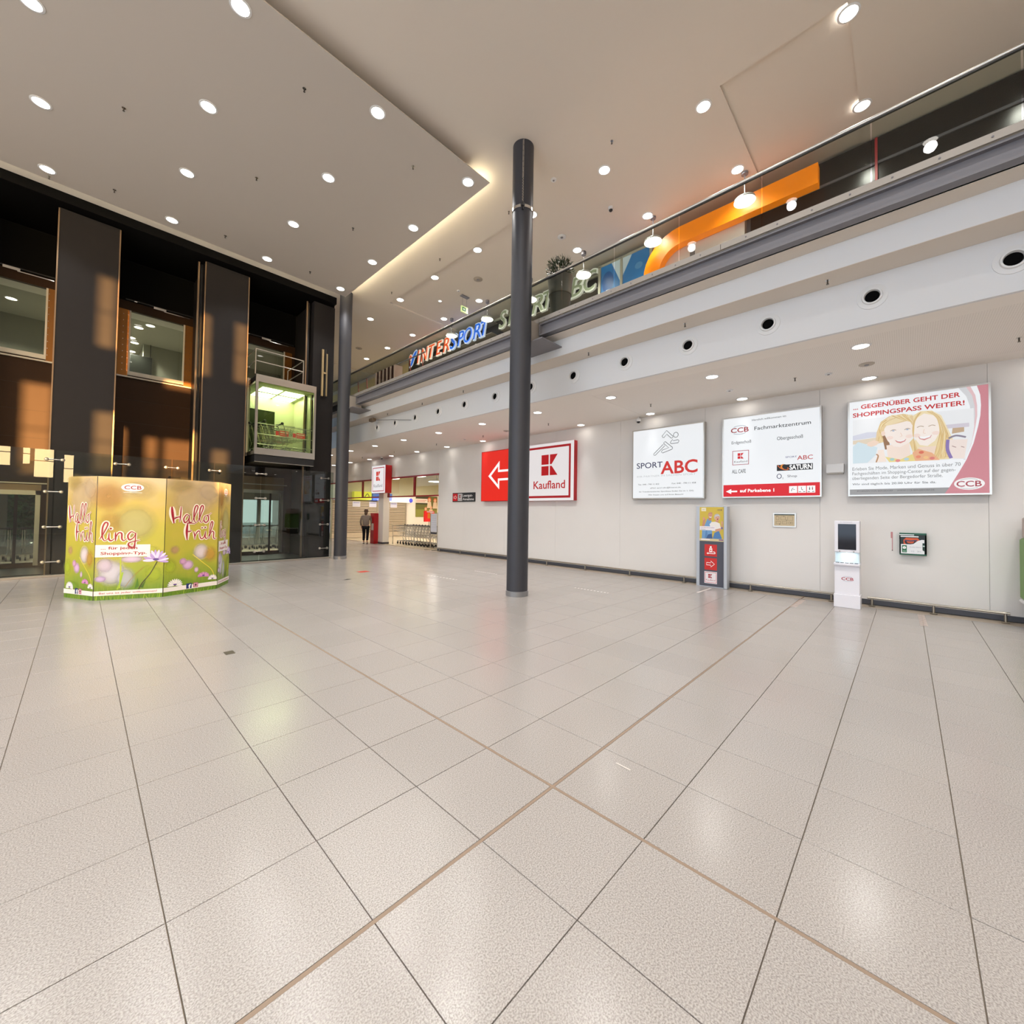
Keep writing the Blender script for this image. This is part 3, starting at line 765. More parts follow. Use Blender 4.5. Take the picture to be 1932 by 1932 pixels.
for k, (a, c_) in enumerate(((1.369, 1.516), (1.531, 1.677), (1.69, 1.836))):
    b = MB(); b.M = F; b.rect(a, .091, c_, .241, D, pr('f6f4f4', .85))
    q = (a+c_)/2
    if k == 0: b.stroke([(q-.03, .13), (q-.02, .175), (q+.005, .2)], .01, D+.002, INK); b.stroke([(q+.0, .165), (q+.035, .165)], .008, D+.002, INK)
    elif k == 1: b.ell(q-.01, .205, .008, .01, D+.002, INK, 8); b.stroke([(q-.01, .19), (q-.005, .165), (q+.02, .15)], .01, D+.002, INK); b.rect(a+.015, .108, a+.055, .12, D+.002, INK); b.rect(c_-.055, .108, c_-.015, .12, D+.002, INK)
    else:
        for s_ in (-.025, .025): b.ell(q+s_, .208, .008, .01, D+.002, INK, 8); b.rect(q+s_-.008, .15, q+s_+.008, .195, D+.002, INK if s_ < 0 else pr('c8202a', .3))
        b.rect(a+.015, .108, a+.055, .12, D+.002, INK); b.rect(c_-.055, .108, c_-.015, .12, D+.002, INK)
    b.build('pictogram', t)
# ---- shopping centre board
t, F = board('backlit_board', 'backlit board picturing two smiling blonde women beside a pink curved edge', .85, 1.915)
b = MB(); b.M = F
def crv(off): return [(1.754-off*1.7, 1.915), (1.793-off*1.25, 1.742), (1.801-off, 1.563), (1.792-off*.8, 1.38), (1.766-off*.7, 1.199), (1.71-off*.5, .904), (1.625-off*.3, .623), (1.529-off*.15, .394), (1.413, .136), (1.347, .02)]
b.poly([(1.895, 1.915)]+[(1.895, .02)]+crv(0)[::-1], .002, pr('e2959f', .6)); b.build('pink_edge', t)
b = MB(); b.M = F; c1, c2, c3 = crv(.045), crv(.075), crv(.13)
n = len(c1); b.add([(x, y, .0022) for x, y in c2]+[(x, y, .0022) for x, y in c1], [(k, n+k, n+k+1, k+1) for k in range(6)], pr('edc9cc', .7))
b.add([(x, y, .002) for x, y in c3]+[(x, y, .002) for x, y in c2], [(k, n+k, n+k+1, k+1) for k in range(6)], pr('dedfe2', .7)); b.build('pale_swoosh', t)
b = MB(); b.M = F; b.poly([(.02, .02), (1.352, .02), (1.413, .137), (.02, .137)], .003, pr('b9b9ba', .45)); b.build('grey_strip', t)
b = MB(); b.M = F
b = MB(); b.M = F; b.text('... GEGENÜBER GEHT DER', .086, 1.75, 1.558, 1.83, D, pr('dc1f22', .55), bold=.02); b.build('lettering', t)
b = MB(); b.M = F; b.text('SHOPPINGSPASS WEITER!', .079, 1.593, 1.609, 1.674, D, pr('dc1f22', .55), bold=.02); b.build('lettering', t)
b = MB(); b.M = F; b.text('Erleben Sie Mode, Marken und Genuss in über 70', .07, .517, 1.554, .58, D, pr('9a9a9a', .42)); b.build('lettering', t)
b = MB(); b.M = F; b.text('Fachgeschäften im Shopping-Center auf der gegen-', .069, .425, 1.492, .484, D, pr('9a9a9a', .42)); b.build('lettering', t)
b = MB(); b.M = F; b.text('überliegenden Seite der Bergedorfer Straße.', .069, .331, 1.332, .39, D, pr('9a9a9a', .42)); b.build('lettering', t)
b = MB(); b.M = F; b.text('Wir sind täglich bis 20.00 Uhr für Sie da.', .069, .222, 1.248, .26, D, INK); b.build('lettering', t)
b = MB(); b.M = F; b.text('IM HERZEN VON BERGEDORF  ·  WWW.CCB-BERGEDORF.DE', .141, .085, 1.227, .114, D+.001, pr('8a8a8a', .25)); b.build('lettering', t)
b = MB(); b.M = F; b.ell(1.653, .195, .182, .108, .0035, pr('f2efef', .8), 32); ccb(b, 1.5, .147, 1.8, .242, .006, pr('d25a68', .4), pr('b9c9c9', .5)); b.build('centre_logo', t)
# the printed photograph of the two women
b = MB(); b.M = F; g = .72
def I(c_): return pr(c_, g)
ph = [(.078, 1.54), (.078, .657), (1.6, .632), (1.618, .66), (1.69, .93), (1.72, 1.2), (1.715, 1.5)]
b.poly([(.078, .657), (1.615, .633), (1.69, .93), (1.72, 1.2), (1.715, 1.52), (.078, 1.54)], .003, I('f1f3f5'))
b.poly([(.078, 1.13), (.5, 1.16), (.5, 1.25), (.3, 1.27), (.078, 1.22)], .0034, I('d9dbe8')); b.poly([(1.3, 1.2), (1.66, 1.2), (1.66, 1.27), (1.32, 1.27)], .0034, I('d8d2dc'))
b.poly([(1.45, 1.1), (1.6, 1.12), (1.6, 1.2), (1.46, 1.2)], .0036, I('c9ad8c')); b.poly([(.078, 1.05), (.45, 1.02), (.45, 1.15), (.078, 1.12)], .0036, I('e6d7c0'))
# left woman: hair, neck, face
b.poly([(.42, 1.02), (.44, 1.25), (.5, 1.45), (.62, 1.54), (.82, 1.56), (.96, 1.5), (.97, 1.3), (.9, 1.3), (.6, 1.3), (.56, 1.05)], .004, I('e9cf9f'))
b.poly([(.5, 1.42), (.66, 1.56), (.95, 1.52), (.8, 1.42), (.6, 1.36)], .0044, I('f3dfb4'))
b.poly([(.52, 1.16), (.56, .9), (.64, .9), (.6, 1.2)], .0045, I('9a7250'))
b.poly([(.58, .98), (.6, .72), (.74, .64), (.92, .72), (.9, 1.0)], .0046, I('f9e6d8'))
b.poly([(.55, 1.3), (.58, 1.36), (.72, 1.38), (.9, 1.42), (.955, 1.3), (.945, 1.1), (.87, .98), (.77, .925), (.68, .95), (.6, 1.06), (.55, 1.2)], .005, I('fdf1e8'))
b.ell(.535, 1.215, .03, .05, .0052, I('f6dccb'), 12)
b.poly([(.7, 1.065), (.78, 1.05), (.86, 1.075), (.84, 1.03), (.78, 1.0), (.73, 1.02)], .0055, I('d98a86')); b.poly([(.715, 1.063), (.78, 1.052), (.85, 1.07), (.83, 1.045), (.78, 1.03), (.74, 1.04)], .006, I('ffffff'))
for q in (.68, .875): b.stroke([(q-.04, 1.25), (q, 1.272), (q+.04, 1.255)], .01, .0055, I('a08a74')); b.ell(q, 1.25, .018, .012, .0056, I('9fb4cf'), 10)
b.stroke([(.78, 1.2), (.8, 1.14), (.775, 1.125)], .007, .0055, I('f0cdb8'))
# right woman
b.poly([(.95, 1.5), (1.05, 1.57), (1.2, 1.56), (1.32, 1.45), (1.4, 1.2), (1.48, .95), (1.42, .65), (1.0, .645), (.93, .9), (1.0, 1.1)], .0048, I('f4e2b6'))
b.poly([(1.28, 1.4), (1.36, 1.15), (1.42, .85), (1.36, .66), (1.22, .66), (1.28, .95), (1.33, 1.2)], .005, I('eed49a')); b.poly([(.9, 1.0), (.95, .8), (1.0, .66), (1.06, .66), (1.0, .9), (.96, 1.08)], .0062, I('ecd096'))
b.poly([(1.02, .9), (1.04, .7), (1.2, .66), (1.26, .9)], .0052, I('f7dfcc'))
b.poly([(.965, 1.3), (1.0, 1.45), (1.1, 1.52), (1.22, 1.47), (1.3, 1.34), (1.3, 1.15), (1.24, 1.0), (1.14, .91), (1.04, .94), (.98, 1.06)], .0058, I('fef3ea'))
b.poly([(1.02, 1.1), (1.1, 1.085), (1.2, 1.11), (1.18, 1.06), (1.1, 1.02), (1.04, 1.05)], .0062, I('d99a94')); b.poly([(1.03, 1.098), (1.1, 1.088), (1.19, 1.105), (1.17, 1.07), (1.1, 1.048), (1.05, 1.06)], .0066, I('ffffff'))
for q in (1.05, 1.2): b.stroke([(q-.045, 1.27), (q, 1.29), (q+.045, 1.275)], .01, .0062, I('a98d6c'))
b.stroke([(1.1, 1.23), (1.09, 1.16), (1.12, 1.15)], .007, .0062, I('f0cdb8'))
# strands of hair
rg = random.Random(21); HC = ['f7e7c0', 'e2c07f', 'd9b878', 'f1d9a2', 'cfa868']
for q in range(26):
    a = q/25; x0 = .9-.36*a; b.stroke([(x0, 1.52-.06*a*a), (.62-.13*a+rg.uniform(-.01, .01), 1.46-.08*a), (.52-.04*a, 1.3), (.5+rg.uniform(-.05, .04), 1.1-.05*rg.random())], .008, .0049+.00001*q, I(rg.choice(HC)), taper=lambda z: 1-.6*z)
for q in range(14):
    a = q/13; b.stroke([(.64+.24*a, 1.54), (.76+.16*a, 1.47-.03*a), (.9+.05*a, 1.4-.02*a)], .009, .0053+.00001*q, I(rg.choice(HC)), taper=lambda z: 1-.5*z)
for q in range(30):
    a = q/29; b.stroke([(1.14+.08*a, 1.55-.02*a), (1.26+.05*a, 1.42), (1.3+.1*a, 1.15), (1.27+.17*a+rg.uniform(-.02, .02), .9), (1.22+.2*a, .68)], .008, .0063+.00001*q, I(rg.choice(HC)), taper=lambda z: 1.1-.5*z)
for q in range(12):
    a = q/11; b.stroke([(1.08-.06*a, 1.56-.03*a), (.985-.02*a, 1.4), (.965-.02*a, 1.2), (.95+.03*a, .95), (.95+.08*a, .7)], .008, .0063+.00001*q, I(rg.choice(HC)), taper=lambda z: 1-.4*z)
for (x, y) in ((.63, 1.12), (.9, 1.12), (1.0, 1.12), (1.25, 1.14)): b.ell(x, y, .05, .035, .0053 if x < .95 else .0061, I('fae3d8'), 14)
# clothes, bag, hands
b.poly([(.56, .76), (.62, .65), (1.0, .645), (.94, .78), (.78, .69)], .0064, I('efdc8e')); b.poly([(.94, .8), (1.02, .87), (1.2, .78), (1.3, .64), (.98, .645)], .0068, I('f0b58a'))
for (x, y, c_) in ((.66, .7, 'a9d3cc'), (.74, .67, 'e88f8a'), (.86, .69, 'b9d7e3'), (1.02, .72, 'ec8f6e'), (1.12, .7, 'f6c88a'), (1.2, .68, 'e2837a'), (1.06, .8, 'e2745a')): b.ell(x, y, .035, .028, .007, I(c_), 10)
b.poly([(.078, .66), (.078, 1.0), (.16, 1.09), (.45, .95), (.42, .8), (.3, .66)], .0066, I('d6e8f0')); b.poly([(.3, 1.06), (.4, 1.1), (.48, 1.06), (.44, 1.0), (.36, .97), (.3, 1.0)], .0072, I('f6dcc8'))
b.poly([(.42, .66), (.46, .9), (.54, .9), (.58, .66)], .007, I('fbeadd')); b.stroke([(.43, .66), (.46, .78), (.43, .82)], .02, .0074, I('b98a60'))
b.poly([(1.4, 1.0), (1.42, .66), (1.6, .64), (1.64, .98)], .0071, I('f7e8e0')); b.stroke([(1.4, 1.0), (1.395, .82), (1.44, .66)], .045, .0078, I('8e7ab8')); b.stroke([(1.41, 1.02), (1.5, 1.06), (1.62, 1.02)], .03, .0076, I('8f8596'))
b.stroke([(1.45, .88), (1.5, .85)], .012, .0078, I('b0908c')); b.stroke([(1.56, .86), (1.6, .84)], .012, .0078, I('b0908c'))
b.build('printed_photograph', t)
# ---- bottle-return sign
t = thing('direction_sign', 'small dark wall sign reading Leergut-Annahme left of the red light box', 'sign', (10.9, 13.2, 2.14))
MB(mat('sign_anthracite', '2c2e30', .5)).box((10.885, 12.45, 2.136), (XW, 13.89, 2.508)).build('plate', t)
F = wallframe(10.884, 13.89, 2.14)
b = MB(); b.M = F; b.rect(.03, .03, .33, .335, .001, pr('d4141f')); b.stroke([(.08, .15), (.08, .21), (.18, .21), (.18, .26), (.28, .18), (.18, .1), (.18, .15)], .02, .003, pr('ffffff'), smooth=False, closed=True); b.build('arrow_panel', t)
b = MB(); b.M = F; b.rect(.355, .03, .635, .335, .001, pr('c9c7c7')); k_logo(b, .44, .16, .55, .28, .003, pr('a01620')); b.text('Kaufland', .39, .07, .6, .105, .003, pr('6a6a6a')); b.build('logo_panel', t)
b = MB(); b.M = F; b.text('Leergut-', .668, .205, 1.29, .305, .002, pr('f2f2f2'), bold=.012); b.build('lettering', t)
b = MB(); b.M = F; b.text('Annahme', .672, .055, 1.37, .15, .002, pr('f2f2f2'), bold=.012); b.build('lettering', t)
# ---- box sign over the entrance pier
t = thing('projecting_sign', 'white box sign with red sides over the entrance pier', 'sign', (10.6, 19.5, 2.62))
MB(M_RED).box((10.5, 18.83, 2.62), (10.86, 20.2, 4.02)).build('housing', t)
F = wallframe(10.498, 20.2, 2.62)
b = MB(); b.M = F; b.rect(0, 0, 1.37, 1.4, 0, pr('f4f2f4', BL)); b.build('face', t)
b = MB(); b.M = F; b.outline(.09, .08, 1.27, 1.31, .04, .003, pr('d63a44', .5)); k_logo(b, .46, .63, .87, 1.1, .003, pr('e8321f', .65)); b.text('Kaufland', .22, .3, 1.1, .46, .003, pr('9a9a9a', .4)); b.build('emblem', t)
# ---- gallery shop letters, each letter a part
def letters(name, label, items, yl, xf, z0, h_, cat='sign'):
    t = thing(name, label, cat, (xf, yl, z0))
    for (ch, a, b_, col, rim) in items:
        F = wallframe(xf, a, z0); ww = a-b_
        m = MB(); m.M = F; m.text(ch, -.015, -.015, ww+.015, h_+.015, .0, rim, bold=.018, shear=.22, ext=.04)
        o = m.build('letter', t)
        m = MB(); m.M = F; m.text(ch, .012, .012, ww-.012, h_-.012, .055, col, bold=.003, shear=.22); m.build('letter_face', o)
    return t
XL = 10.9
RIM = mat('neon_rim', 'fff4ea', .4, glow=.8); RIMB = mat('neon_rim_cool', 'dfeaff', .4, glow=.7); RIMS = mat('letter_rim_white', 'f4f5ee', .4, glow=.35)
LO = mat('letter_orange', 'f4622a', .4, glow=.75); LB = mat('letter_blue', '1c70f0', .4, glow=.75); LG = mat('letter_sage', 'a5b093', .5, glow=.12)
it = []
edges = [(16.75, 16.42), (16.3, 15.45), (15.35, 14.85), (14.8, 14.2), (14.1, 13.35), (13.5, 12.72), (12.98, 12.3)]
ys_ = [16.72, 16.42, 15.72, 15.2, 14.72, 14.05, 13.48, 12.98, 12.28, 11.6, 11.0]
it = []
spec = [('I', 16.72, 16.5, 0), ('N', 16.36, 15.72, 0), ('T', 15.66, 15.1, 0), ('E', 15.0, 14.5, 0), ('R', 14.42, 13.88, 0), ('S', 13.86, 13.34, 1), ('P', 13.26, 12.74, 1), ('O', 12.8, 12.18, 1), ('R', 12.12, 11.56, 1), ('T', 11.6, 11.02, 1)]
spec = [(c_, y+.0, y2, k) for c_, y, y2, k in spec]
it = []
a0 = 16.75; a1 = 11.75; sc_ = (a0-a1)/(16.72-11.02)
for c_, y, y2, k in spec:
    it.append((c_, a1+(y-11.02)*sc_, a1+(y2-11.02)*sc_, LB if k else LO, RIMB if k else RIM))
t = letters('illuminated_letters', 'orange and blue glowing letters on the upper shopfront', it, 14.3, XL, 8.715, .6)
F = wallframe(XL, 17.5, 8.66)
b = MB(); b.M = F; b.ell(.12, .52, .14, .16, 0, RIM, 20); b.ell(.12, .52, .1, .115, .01, LO, 20); b.build('emblem_dot', t)
b = MB(); b.M = F; P1 = [(.05, .02), (.3, .1), (.5, .38), (.68, .62), (.66, .74), (.5, .72), (.3, .55), (.18, .32)]
b.stroke(P1, .06, .012, RIMB, closed=True); b.poly(P1, .008, LB); b.build('emblem_swoosh', t)
it = [('S', 11.22, 10.8, LG, RIMS), ('P', 10.72, 10.25, LG, RIMS), ('O', 10.15, 9.65, LG, RIMS), ('R', 9.55, 9.0, LG, RIMS), ('T', 9.05, 8.6, LG, RIMS), ('A', 8.55, 7.98, LG, RIMS), ('B', 7.9, 7.4, LG, RIMS), ('C', 7.38, 6.88, LG, RIMS)]
MB(M_PLATE).box((XL+.03, 11.7, 8.74), (11.26, 17.0, 8.77)).box((XL+.03, 11.7, 9.2), (11.26, 17.0, 9.23)).build('mounting_rail', t)
t2 = letters('shop_letters', 'pale green letters with white rims on the upper shopfront', it, 9, XL, 8.725, .61)
MB(M_PLATE).box((XL+.03, 6.9, 8.74), (11.26, 11.3, 8.77)).build('mounting_rail', t2)
# ---- map frame, junction box, cameras
t = thing('framed_plan', 'small steel framed escape plan on the wall under the directory board', 'plan', (XW, 1.97, 1.48))
MB(M_INOX).box((XW-.025, 1.752, 1.48), (XW, 2.19, 1.796)).build('frame', t)
F = wallframe(XW-.0255, 2.19, 1.48)
b = MB(); b.M = F; b.rect(.025, .03, .41, .29, .001, pr('cdb994')); b.rect(.025, .265, .41, .29, .002, pr('2d3a2f'))
for (x0, y0, x1, y1) in ((.06, .07, .15, .13), (.06, .16, .12, .24), (.15, .16, .24, .24), (.18, .07, .27, .13), (.28, .15, .38, .24), (.3, .07, .38, .12)): b.outline(x0, y0, x1, y1, .004, .003, pr('6a5a42'))
for (x, y) in ((.07, .235), (.2, .235), (.33, .09), (.12, .06), (.25, .15)): b.rect(x, y, x+.02, y+.012, .004, pr('3f3626'))
b.build('plan_sheet', t)
t = thing('wall_box', 'plain white box on the wall between the two right-hand boards', 'box', (XW, 1.06, 2.62))
MB(M_WHITEM).box((10.77, .917, 2.64), (XW, 1.212, 2.824), bev=.008).build('case', t)
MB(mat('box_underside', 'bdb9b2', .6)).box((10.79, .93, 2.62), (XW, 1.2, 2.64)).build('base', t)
def dome(x, y, z, label, up='Z'):
    t = thing('dome_camera', label, 'camera', (x, y, z))
    MB(M_WHITEM).cyl((x, y, z), (x, y, z-.07), .065, 20).build('housing', t, smooth=True)
    MB(M_DARK).ball((x, y, z-.075), .048, 16, sc=(1, 1, .9)).build('dome', t, smooth=True)
dome(10.76, 5.42, ZC-.06, 'white dome camera under the low ceiling above the running figure board')
MB(M_WHITEM).box((10.74, 5.40, ZC-.06), (10.78, 5.44, ZC)).build('bracket', bpy.data.objects['dome_camera'])
dome(10.55, 19.3, ZC, 'white dome camera under the low ceiling above the projecting box sign')
dome(9.094, 5.379, ZU, 'white dome camera on the high ceiling right of the chained column')

# ================================================================== EIGHT-SIDED PROMOTION BOOTH
def meadow_material():
    m = bpy.data.materials.new('meadow_print'); m.use_nodes = True; t = m.node_tree; b = t.nodes['Principled BSDF']
    co = t.nodes.new('ShaderNodeTexCoord'); sp = t.nodes.new('ShaderNodeSeparateXYZ'); t.links.new(co.outputs['Object'], sp.inputs[0])
    nz = t.nodes.new('ShaderNodeTexNoise'); nz.inputs['Scale'].default_value = 1.9; nz.inputs['Detail'].default_value = 2; t.links.new(co.outputs['Object'], nz.inputs['Vector'])
    mu = t.nodes.new('ShaderNodeMath'); mu.operation = 'MULTIPLY_ADD'; mu.inputs[1].default_value = 1.3; t.links.new(nz.outputs['Fac'], mu.inputs[0]); t.links.new(sp.outputs['Z'], mu.inputs[2])
    mr = t.nodes.new('ShaderNodeMapRange'); mr.inputs[1].default_value = .6; mr.inputs[2].default_value = 3.0; t.links.new(mu.outputs[0], mr.inputs[0])
    r = t.nodes.new('ShaderNodeValToRGB'); els = r.color_ramp.elements
    els[0].position = 0; els[0].color = (*lin('739429'), 1); els[1].position = 1; els[1].color = (*lin('d6be94'), 1)
    for p, c_ in ((.2, '9ba834'), (.4, 'b6b03a'), (.58, 'c2b244'), (.75, 'cbb158'), (.88, 'cfb87c')):
        e = els.new(p); e.color = (*lin(c_), 1)
    t.links.new(mr.outputs[0], r.inputs[0])
    # grass streaks near the bottom
    mp = t.nodes.new('ShaderNodeMapping'); mp.inputs['Scale'].default_value = (26, 26, 1.6); mp.inputs['Rotation'].default_value = (0, .12, 0); t.links.new(co.outputs['Object'], mp.inputs[0])
    n2 = t.nodes.new('ShaderNodeTexNoise'); n2.inputs['Scale'].default_value = 1.4; n2.inputs['Detail'].default_value = 2; t.links.new(mp.outputs[0], n2.inputs['Vector'])
    m2 = t.nodes.new('ShaderNodeMapRange'); m2.inputs[1].default_value = .55; m2.inputs[2].default_value = .05; t.links.new(sp.outputs['Z'], m2.inputs[0])
    m3 = t.nodes.new('ShaderNodeMath'); m3.operation = 'MULTIPLY'; t.links.new(n2.outputs['Fac'], m3.inputs[0]); t.links.new(m2.outputs[0], m3.inputs[1])
    mx = t.nodes.new('ShaderNodeMix'); mx.data_type = 'RGBA'; mx.inputs[7].default_value = (*lin('4f7f1e'), 1)
    t.links.new(m3.outputs[0], mx.inputs[0]); t.links.new(r.outputs[0], mx.inputs[6]); t.links.new(mx.outputs[2], b.inputs['Base Color']); b.inputs['Roughness'].default_value = .45
    return m
M_MEADOW = meadow_material()
GLY = {   # one-line brush letters, unit height
 'H': [[(.0, .95), (.06, .5), (.16, .0)], [(.58, .98), (.56, .5), (.52, .05)], [(.12, .22), (.35, .34), (.56, .36)]],
 'a': [[(.4, .42), (.22, .5), (.05, .25), (.14, .02), (.34, .2), (.42, .45)], [(.42, .45), (.4, .12), (.5, .02), (.6, .12)]],
 'l': [[(.0, .1), (.2, .5), (.36, .95), (.24, 1.04), (.12, .75), (.12, .25), (.24, .02), (.4, .16)]],
 'o': [[(.3, .45), (.1, .4), (.04, .18), (.16, .02), (.34, .14), (.34, .38), (.26, .46), (.4, .5), (.56, .62)]],
 'F': [[(.05, .98), (.3, 1.0), (.62, .96)], [(.1, .96), (.06, .5), (.1, .0)], [(.08, .5), (.25, .5), (.42, .56)]],
 'r': [[(.02, .5), (.1, .25), (.12, .0)], [(.12, .2), (.26, .45), (.4, .52), (.46, .44)]],
 'ü': [[(.02, .5), (.06, .15), (.2, .04), (.36, .2), (.44, .5)], [(.44, .5), (.42, .15), (.52, .04), (.62, .14)], [(.14, .7), (.17, .72), (.2, .7), (.17, .68), (.14, .7)], [(.36, .72), (.39, .74), (.42, .72), (.39, .7), (.36, .72)]],
 'h': [[(.02, .15), (.22, .6), (.32, .98), (.22, 1.06), (.12, .7), (.1, .0)], [(.1, .15), (.26, .46), (.4, .4), (.4, .1), (.5, .0), (.62, .08)]],
 'i': [[(.05, .48), (.05, .12), (.16, .02), (.3, .14)], [(.08, .7), (.11, .72), (.14, .7), (.11, .68), (.08, .7)]],
 'n': [[(.04, .5), (.06, .2), (.06, .0)], [(.06, .2), (.2, .46), (.34, .42), (.36, .12), (.46, .02), (.58, .14)]],
 'g': [[(.42, .42), (.22, .52), (.06, .3), (.14, .06), (.34, .2), (.44, .46)], [(.44, .46), (.42, .0), (.36, -.36), (.14, -.3), (.12, -.12), (.4, -.02), (.66, .06)]]}
ADV = {'H': .72, 'a': .6, 'l': .38, 'o': .5, 'F': .5, 'r': .42, 'ü': .62, 'h': .6, 'i': .3, 'n': .58, 'g': .6}
def brush(mb, word, u, v, sx, sy, d, wd, m):
    for ch in word:
        for k, st in enumerate(GLY[ch]):
            heavy = 1.9 if (ch in 'HF' and (ch == 'H' and k == 0 or ch == 'F' and k == 1)) else 1.0
            mb.stroke([(u+x*sx, v+y*sy) for x, y in st], wd*heavy, d, m, taper=lambda q: .55+.6*math.sin(math.pi*min(1, q*1.1)))
        u += ADV[ch]*sx
def daisy(mb, x, y, r, d, tilt=.35, col='e2d6f2', col2='b79ad6', n=12):
    for k in range(n):
        a = math.pi*(k+.5)/n*1.15-.1*math.pi
        cx, cy_ = x+math.cos(a)*r*.55, y+math.sin(a)*r*.55*(tilt+.45)
        mb.ell(cx, cy_, r*.5, r*.13, d+.0003*(k % 3), pr(col if k % 2 else col2), 10, math.atan2(math.sin(a)*(tilt+.45), math.cos(a)))
    mb.ell(x, y+r*.1, r*.25, r*.12, d+.0012, pr('5a3f8e'), 12)
t = thing('promotion_booth', 'eight-sided promotion booth covered in a spring meadow print', 'booth', (1.1, 11.5, 0))
PB = [(-.167, 11.44), (.208, 10.66), (1.139, 10.297), (2.058, 10.625), (2.40, 11.28)]
cc = (1.14, 11.62)
PB += [(2.07, 12.4), (1.14, 12.8), (.2, 12.43)]
HB = 2.265
for k in range(8):
    p, q = Vector((*PB[k], 0)), Vector((*PB[(k+1) % 8], 0))
    u = (q-p); wd_ = u.length; u.normalize(); nrm = u.cross(Vector((0, 0, 1)))
    i_ = -nrm*.025; g_ = u*.006
    pm = MB(M_MEADOW)
    a, b_ = p+g_, q-g_
    pm.add([a, b_, b_+i_-u*.006, a+i_+u*.006]+[x+Vector((0, 0, HB)) for x in (a, b_, b_+i_-u*.006, a+i_+u*.006)], [(0, 1, 5, 4), (2, 3, 7, 6), (4, 5, 6, 7), (1, 2, 6, 5), (3, 0, 4, 7), (3, 2, 1, 0)])
    po = pm.build('panel', t)
    MB(M_DARK).cyl(p+i_*.6, p+i_*.6+Vector((0, 0, HB-.004)), .012, 8).build('edge_joint', t)
    if k > 3: continue
    F = frame(p+Vector((0, 0, 0))+nrm*.0008, u, (0, 0, 1)); W_ = wd_; H_ = HB
    b = MB(); b.M = F; X = lambda x: x*W_; Y = lambda y: y*H_
    # blades of grass along the foot
    rg = random.Random(k)
    for _ in range(46):
        x = rg.uniform(.03, .97); h_ = rg.uniform(.02, .13); dx = rg.uniform(-.05, .05)
        b.poly([(X(x)-.006, Y(.0)), (X(x)+.006, Y(0)), (min(X(.99), max(X(.01), X(x)+dx)), Y(h_))], .0004+.00002*_, pr(rg.choice(['5f8f22', '86ad2c', '3f6d1a', 'a5bf3e', '739c28'])))
    b.build('grass_print', po, kind='stuff')
    def one(name, fn):
        b = MB(); b.M = F; fn(b); b.build(name, po)
    def soft(L_): soft_print([(X(x), Y(y), X(rx), Y(ry), .0032+.00002*q, c_, st) for q, (x, y, rx, ry, c_, st) in enumerate(L_)], F, 'blurred_blossoms', po)['kind'] = 'stuff'
    if k % 2 == 0:
        soft([(.5, .82, .5, .2, 'd6bf9a', .6), (.78, .9, .3, .12, 'd6c0a2', .5), (.25, .95, .3, .08, 'b39c58', .4), (.66, .36, .17, .085, 'e0d4d8', .95), (.18, .39, .1, .045, 'c8a07c', .6), (.84, .33, .16, .09, 'd9a24a', .55), (.42, .25, .12, .05, 'dcb4e0', .95), (.33, .285, .08, .035, 'd6a2cc', .95), (.58, .2, .05, .03, 'e6c2e4', .8), (.3, .1, .25, .05, '86b030', .6), (.1, .25, .14, .08, 'b9cc38', .6)])
        one('printed_stem', lambda b: b.stroke([(X(.5), Y(.34)), (X(.7), Y(.26)), (X(.87), Y(.19)), (X(.94), Y(.12))], .012, .0040, pr('e8d84c')))
        one('printed_flower', lambda b: daisy(b, X(.72), Y(.135), X(.11), .0042, .2, 'c77ab8', 'd79ac8'))
        one('printed_flower', lambda b: daisy(b, X(.9), Y(.1), X(.09), .0044, .5, 'f4efee', 'e6dfe2'))
        one('printed_flower', lambda b: daisy(b, X(.2), Y(.085), X(.13), .0044, .5, 'f4efee', 'e6e4e6'))
    else:
        soft([(.16, .84, .3, .14, 'b98236', .55), (.6, .9, .3, .1, 'c9b27a', .5), (.56, .62, .36, .17, 'c9c07c', .75), (.2, .62, .2, .12, 'bd9244', .4), (.24, .22, .24, .12, 'cfccd8', .95), (.14, .28, .14, .07, 'd2c4d6', .9), (.44, .17, .16, .1, 'c6c8d2', .75), (.52, .325, .2, .035, 'dcc6e2', .9), (.09, .17, .1, .03, 'cdb2e0', .9), (.85, .2, .2, .1, 'b4c636', .6), (.75, .4, .2, .05, 'd0d24e', .6)])
        one('printed_stem', lambda b: b.stroke([(X(.36), Y(.34)), (X(.37), Y(.22)), (X(.36), Y(.09))], .02, .0040, pr('b8c23a')))
        one('printed_stem', lambda b: b.stroke([(X(.4), Y(.22)), (X(.37), Y(.14)), (X(.33), Y(.08))], .025, .0041, pr('9dbb35')))
        one('printed_stem', lambda b: b.stroke([(X(.7), Y(.26)), (X(.55), Y(.18)), (X(.44), Y(.1))], .007, .0042, pr('a8803a')))
        one('printed_stem', lambda b: b.stroke([(X(.9), Y(.3)), (X(.8), Y(.2)), (X(.68), Y(.12)), (X(.62), Y(.05))], .016, .0043, pr('3a3b1c')))
        one('printed_leaf', lambda b: b.poly([(X(.58), Y(.08)), (X(.615), Y(.17)), (X(.64), Y(.1))], .0044, pr('4d7a20')))
        one('printed_leaf', lambda b: b.poly([(X(.66), Y(.09)), (X(.74), Y(.15)), (X(.7), Y(.085))], .0044, pr('42651a')))
        one('printed_flower', lambda b: daisy(b, X(.88), Y(.31), X(.19), .0046, .6))
    one('white_band', lambda b: b.rect(X(.005), Y(.036), X(.995), Y(.073), .0062, pr('efe9e6')))
    RB = pr('a3152a'); WG = pr('f6eedd')
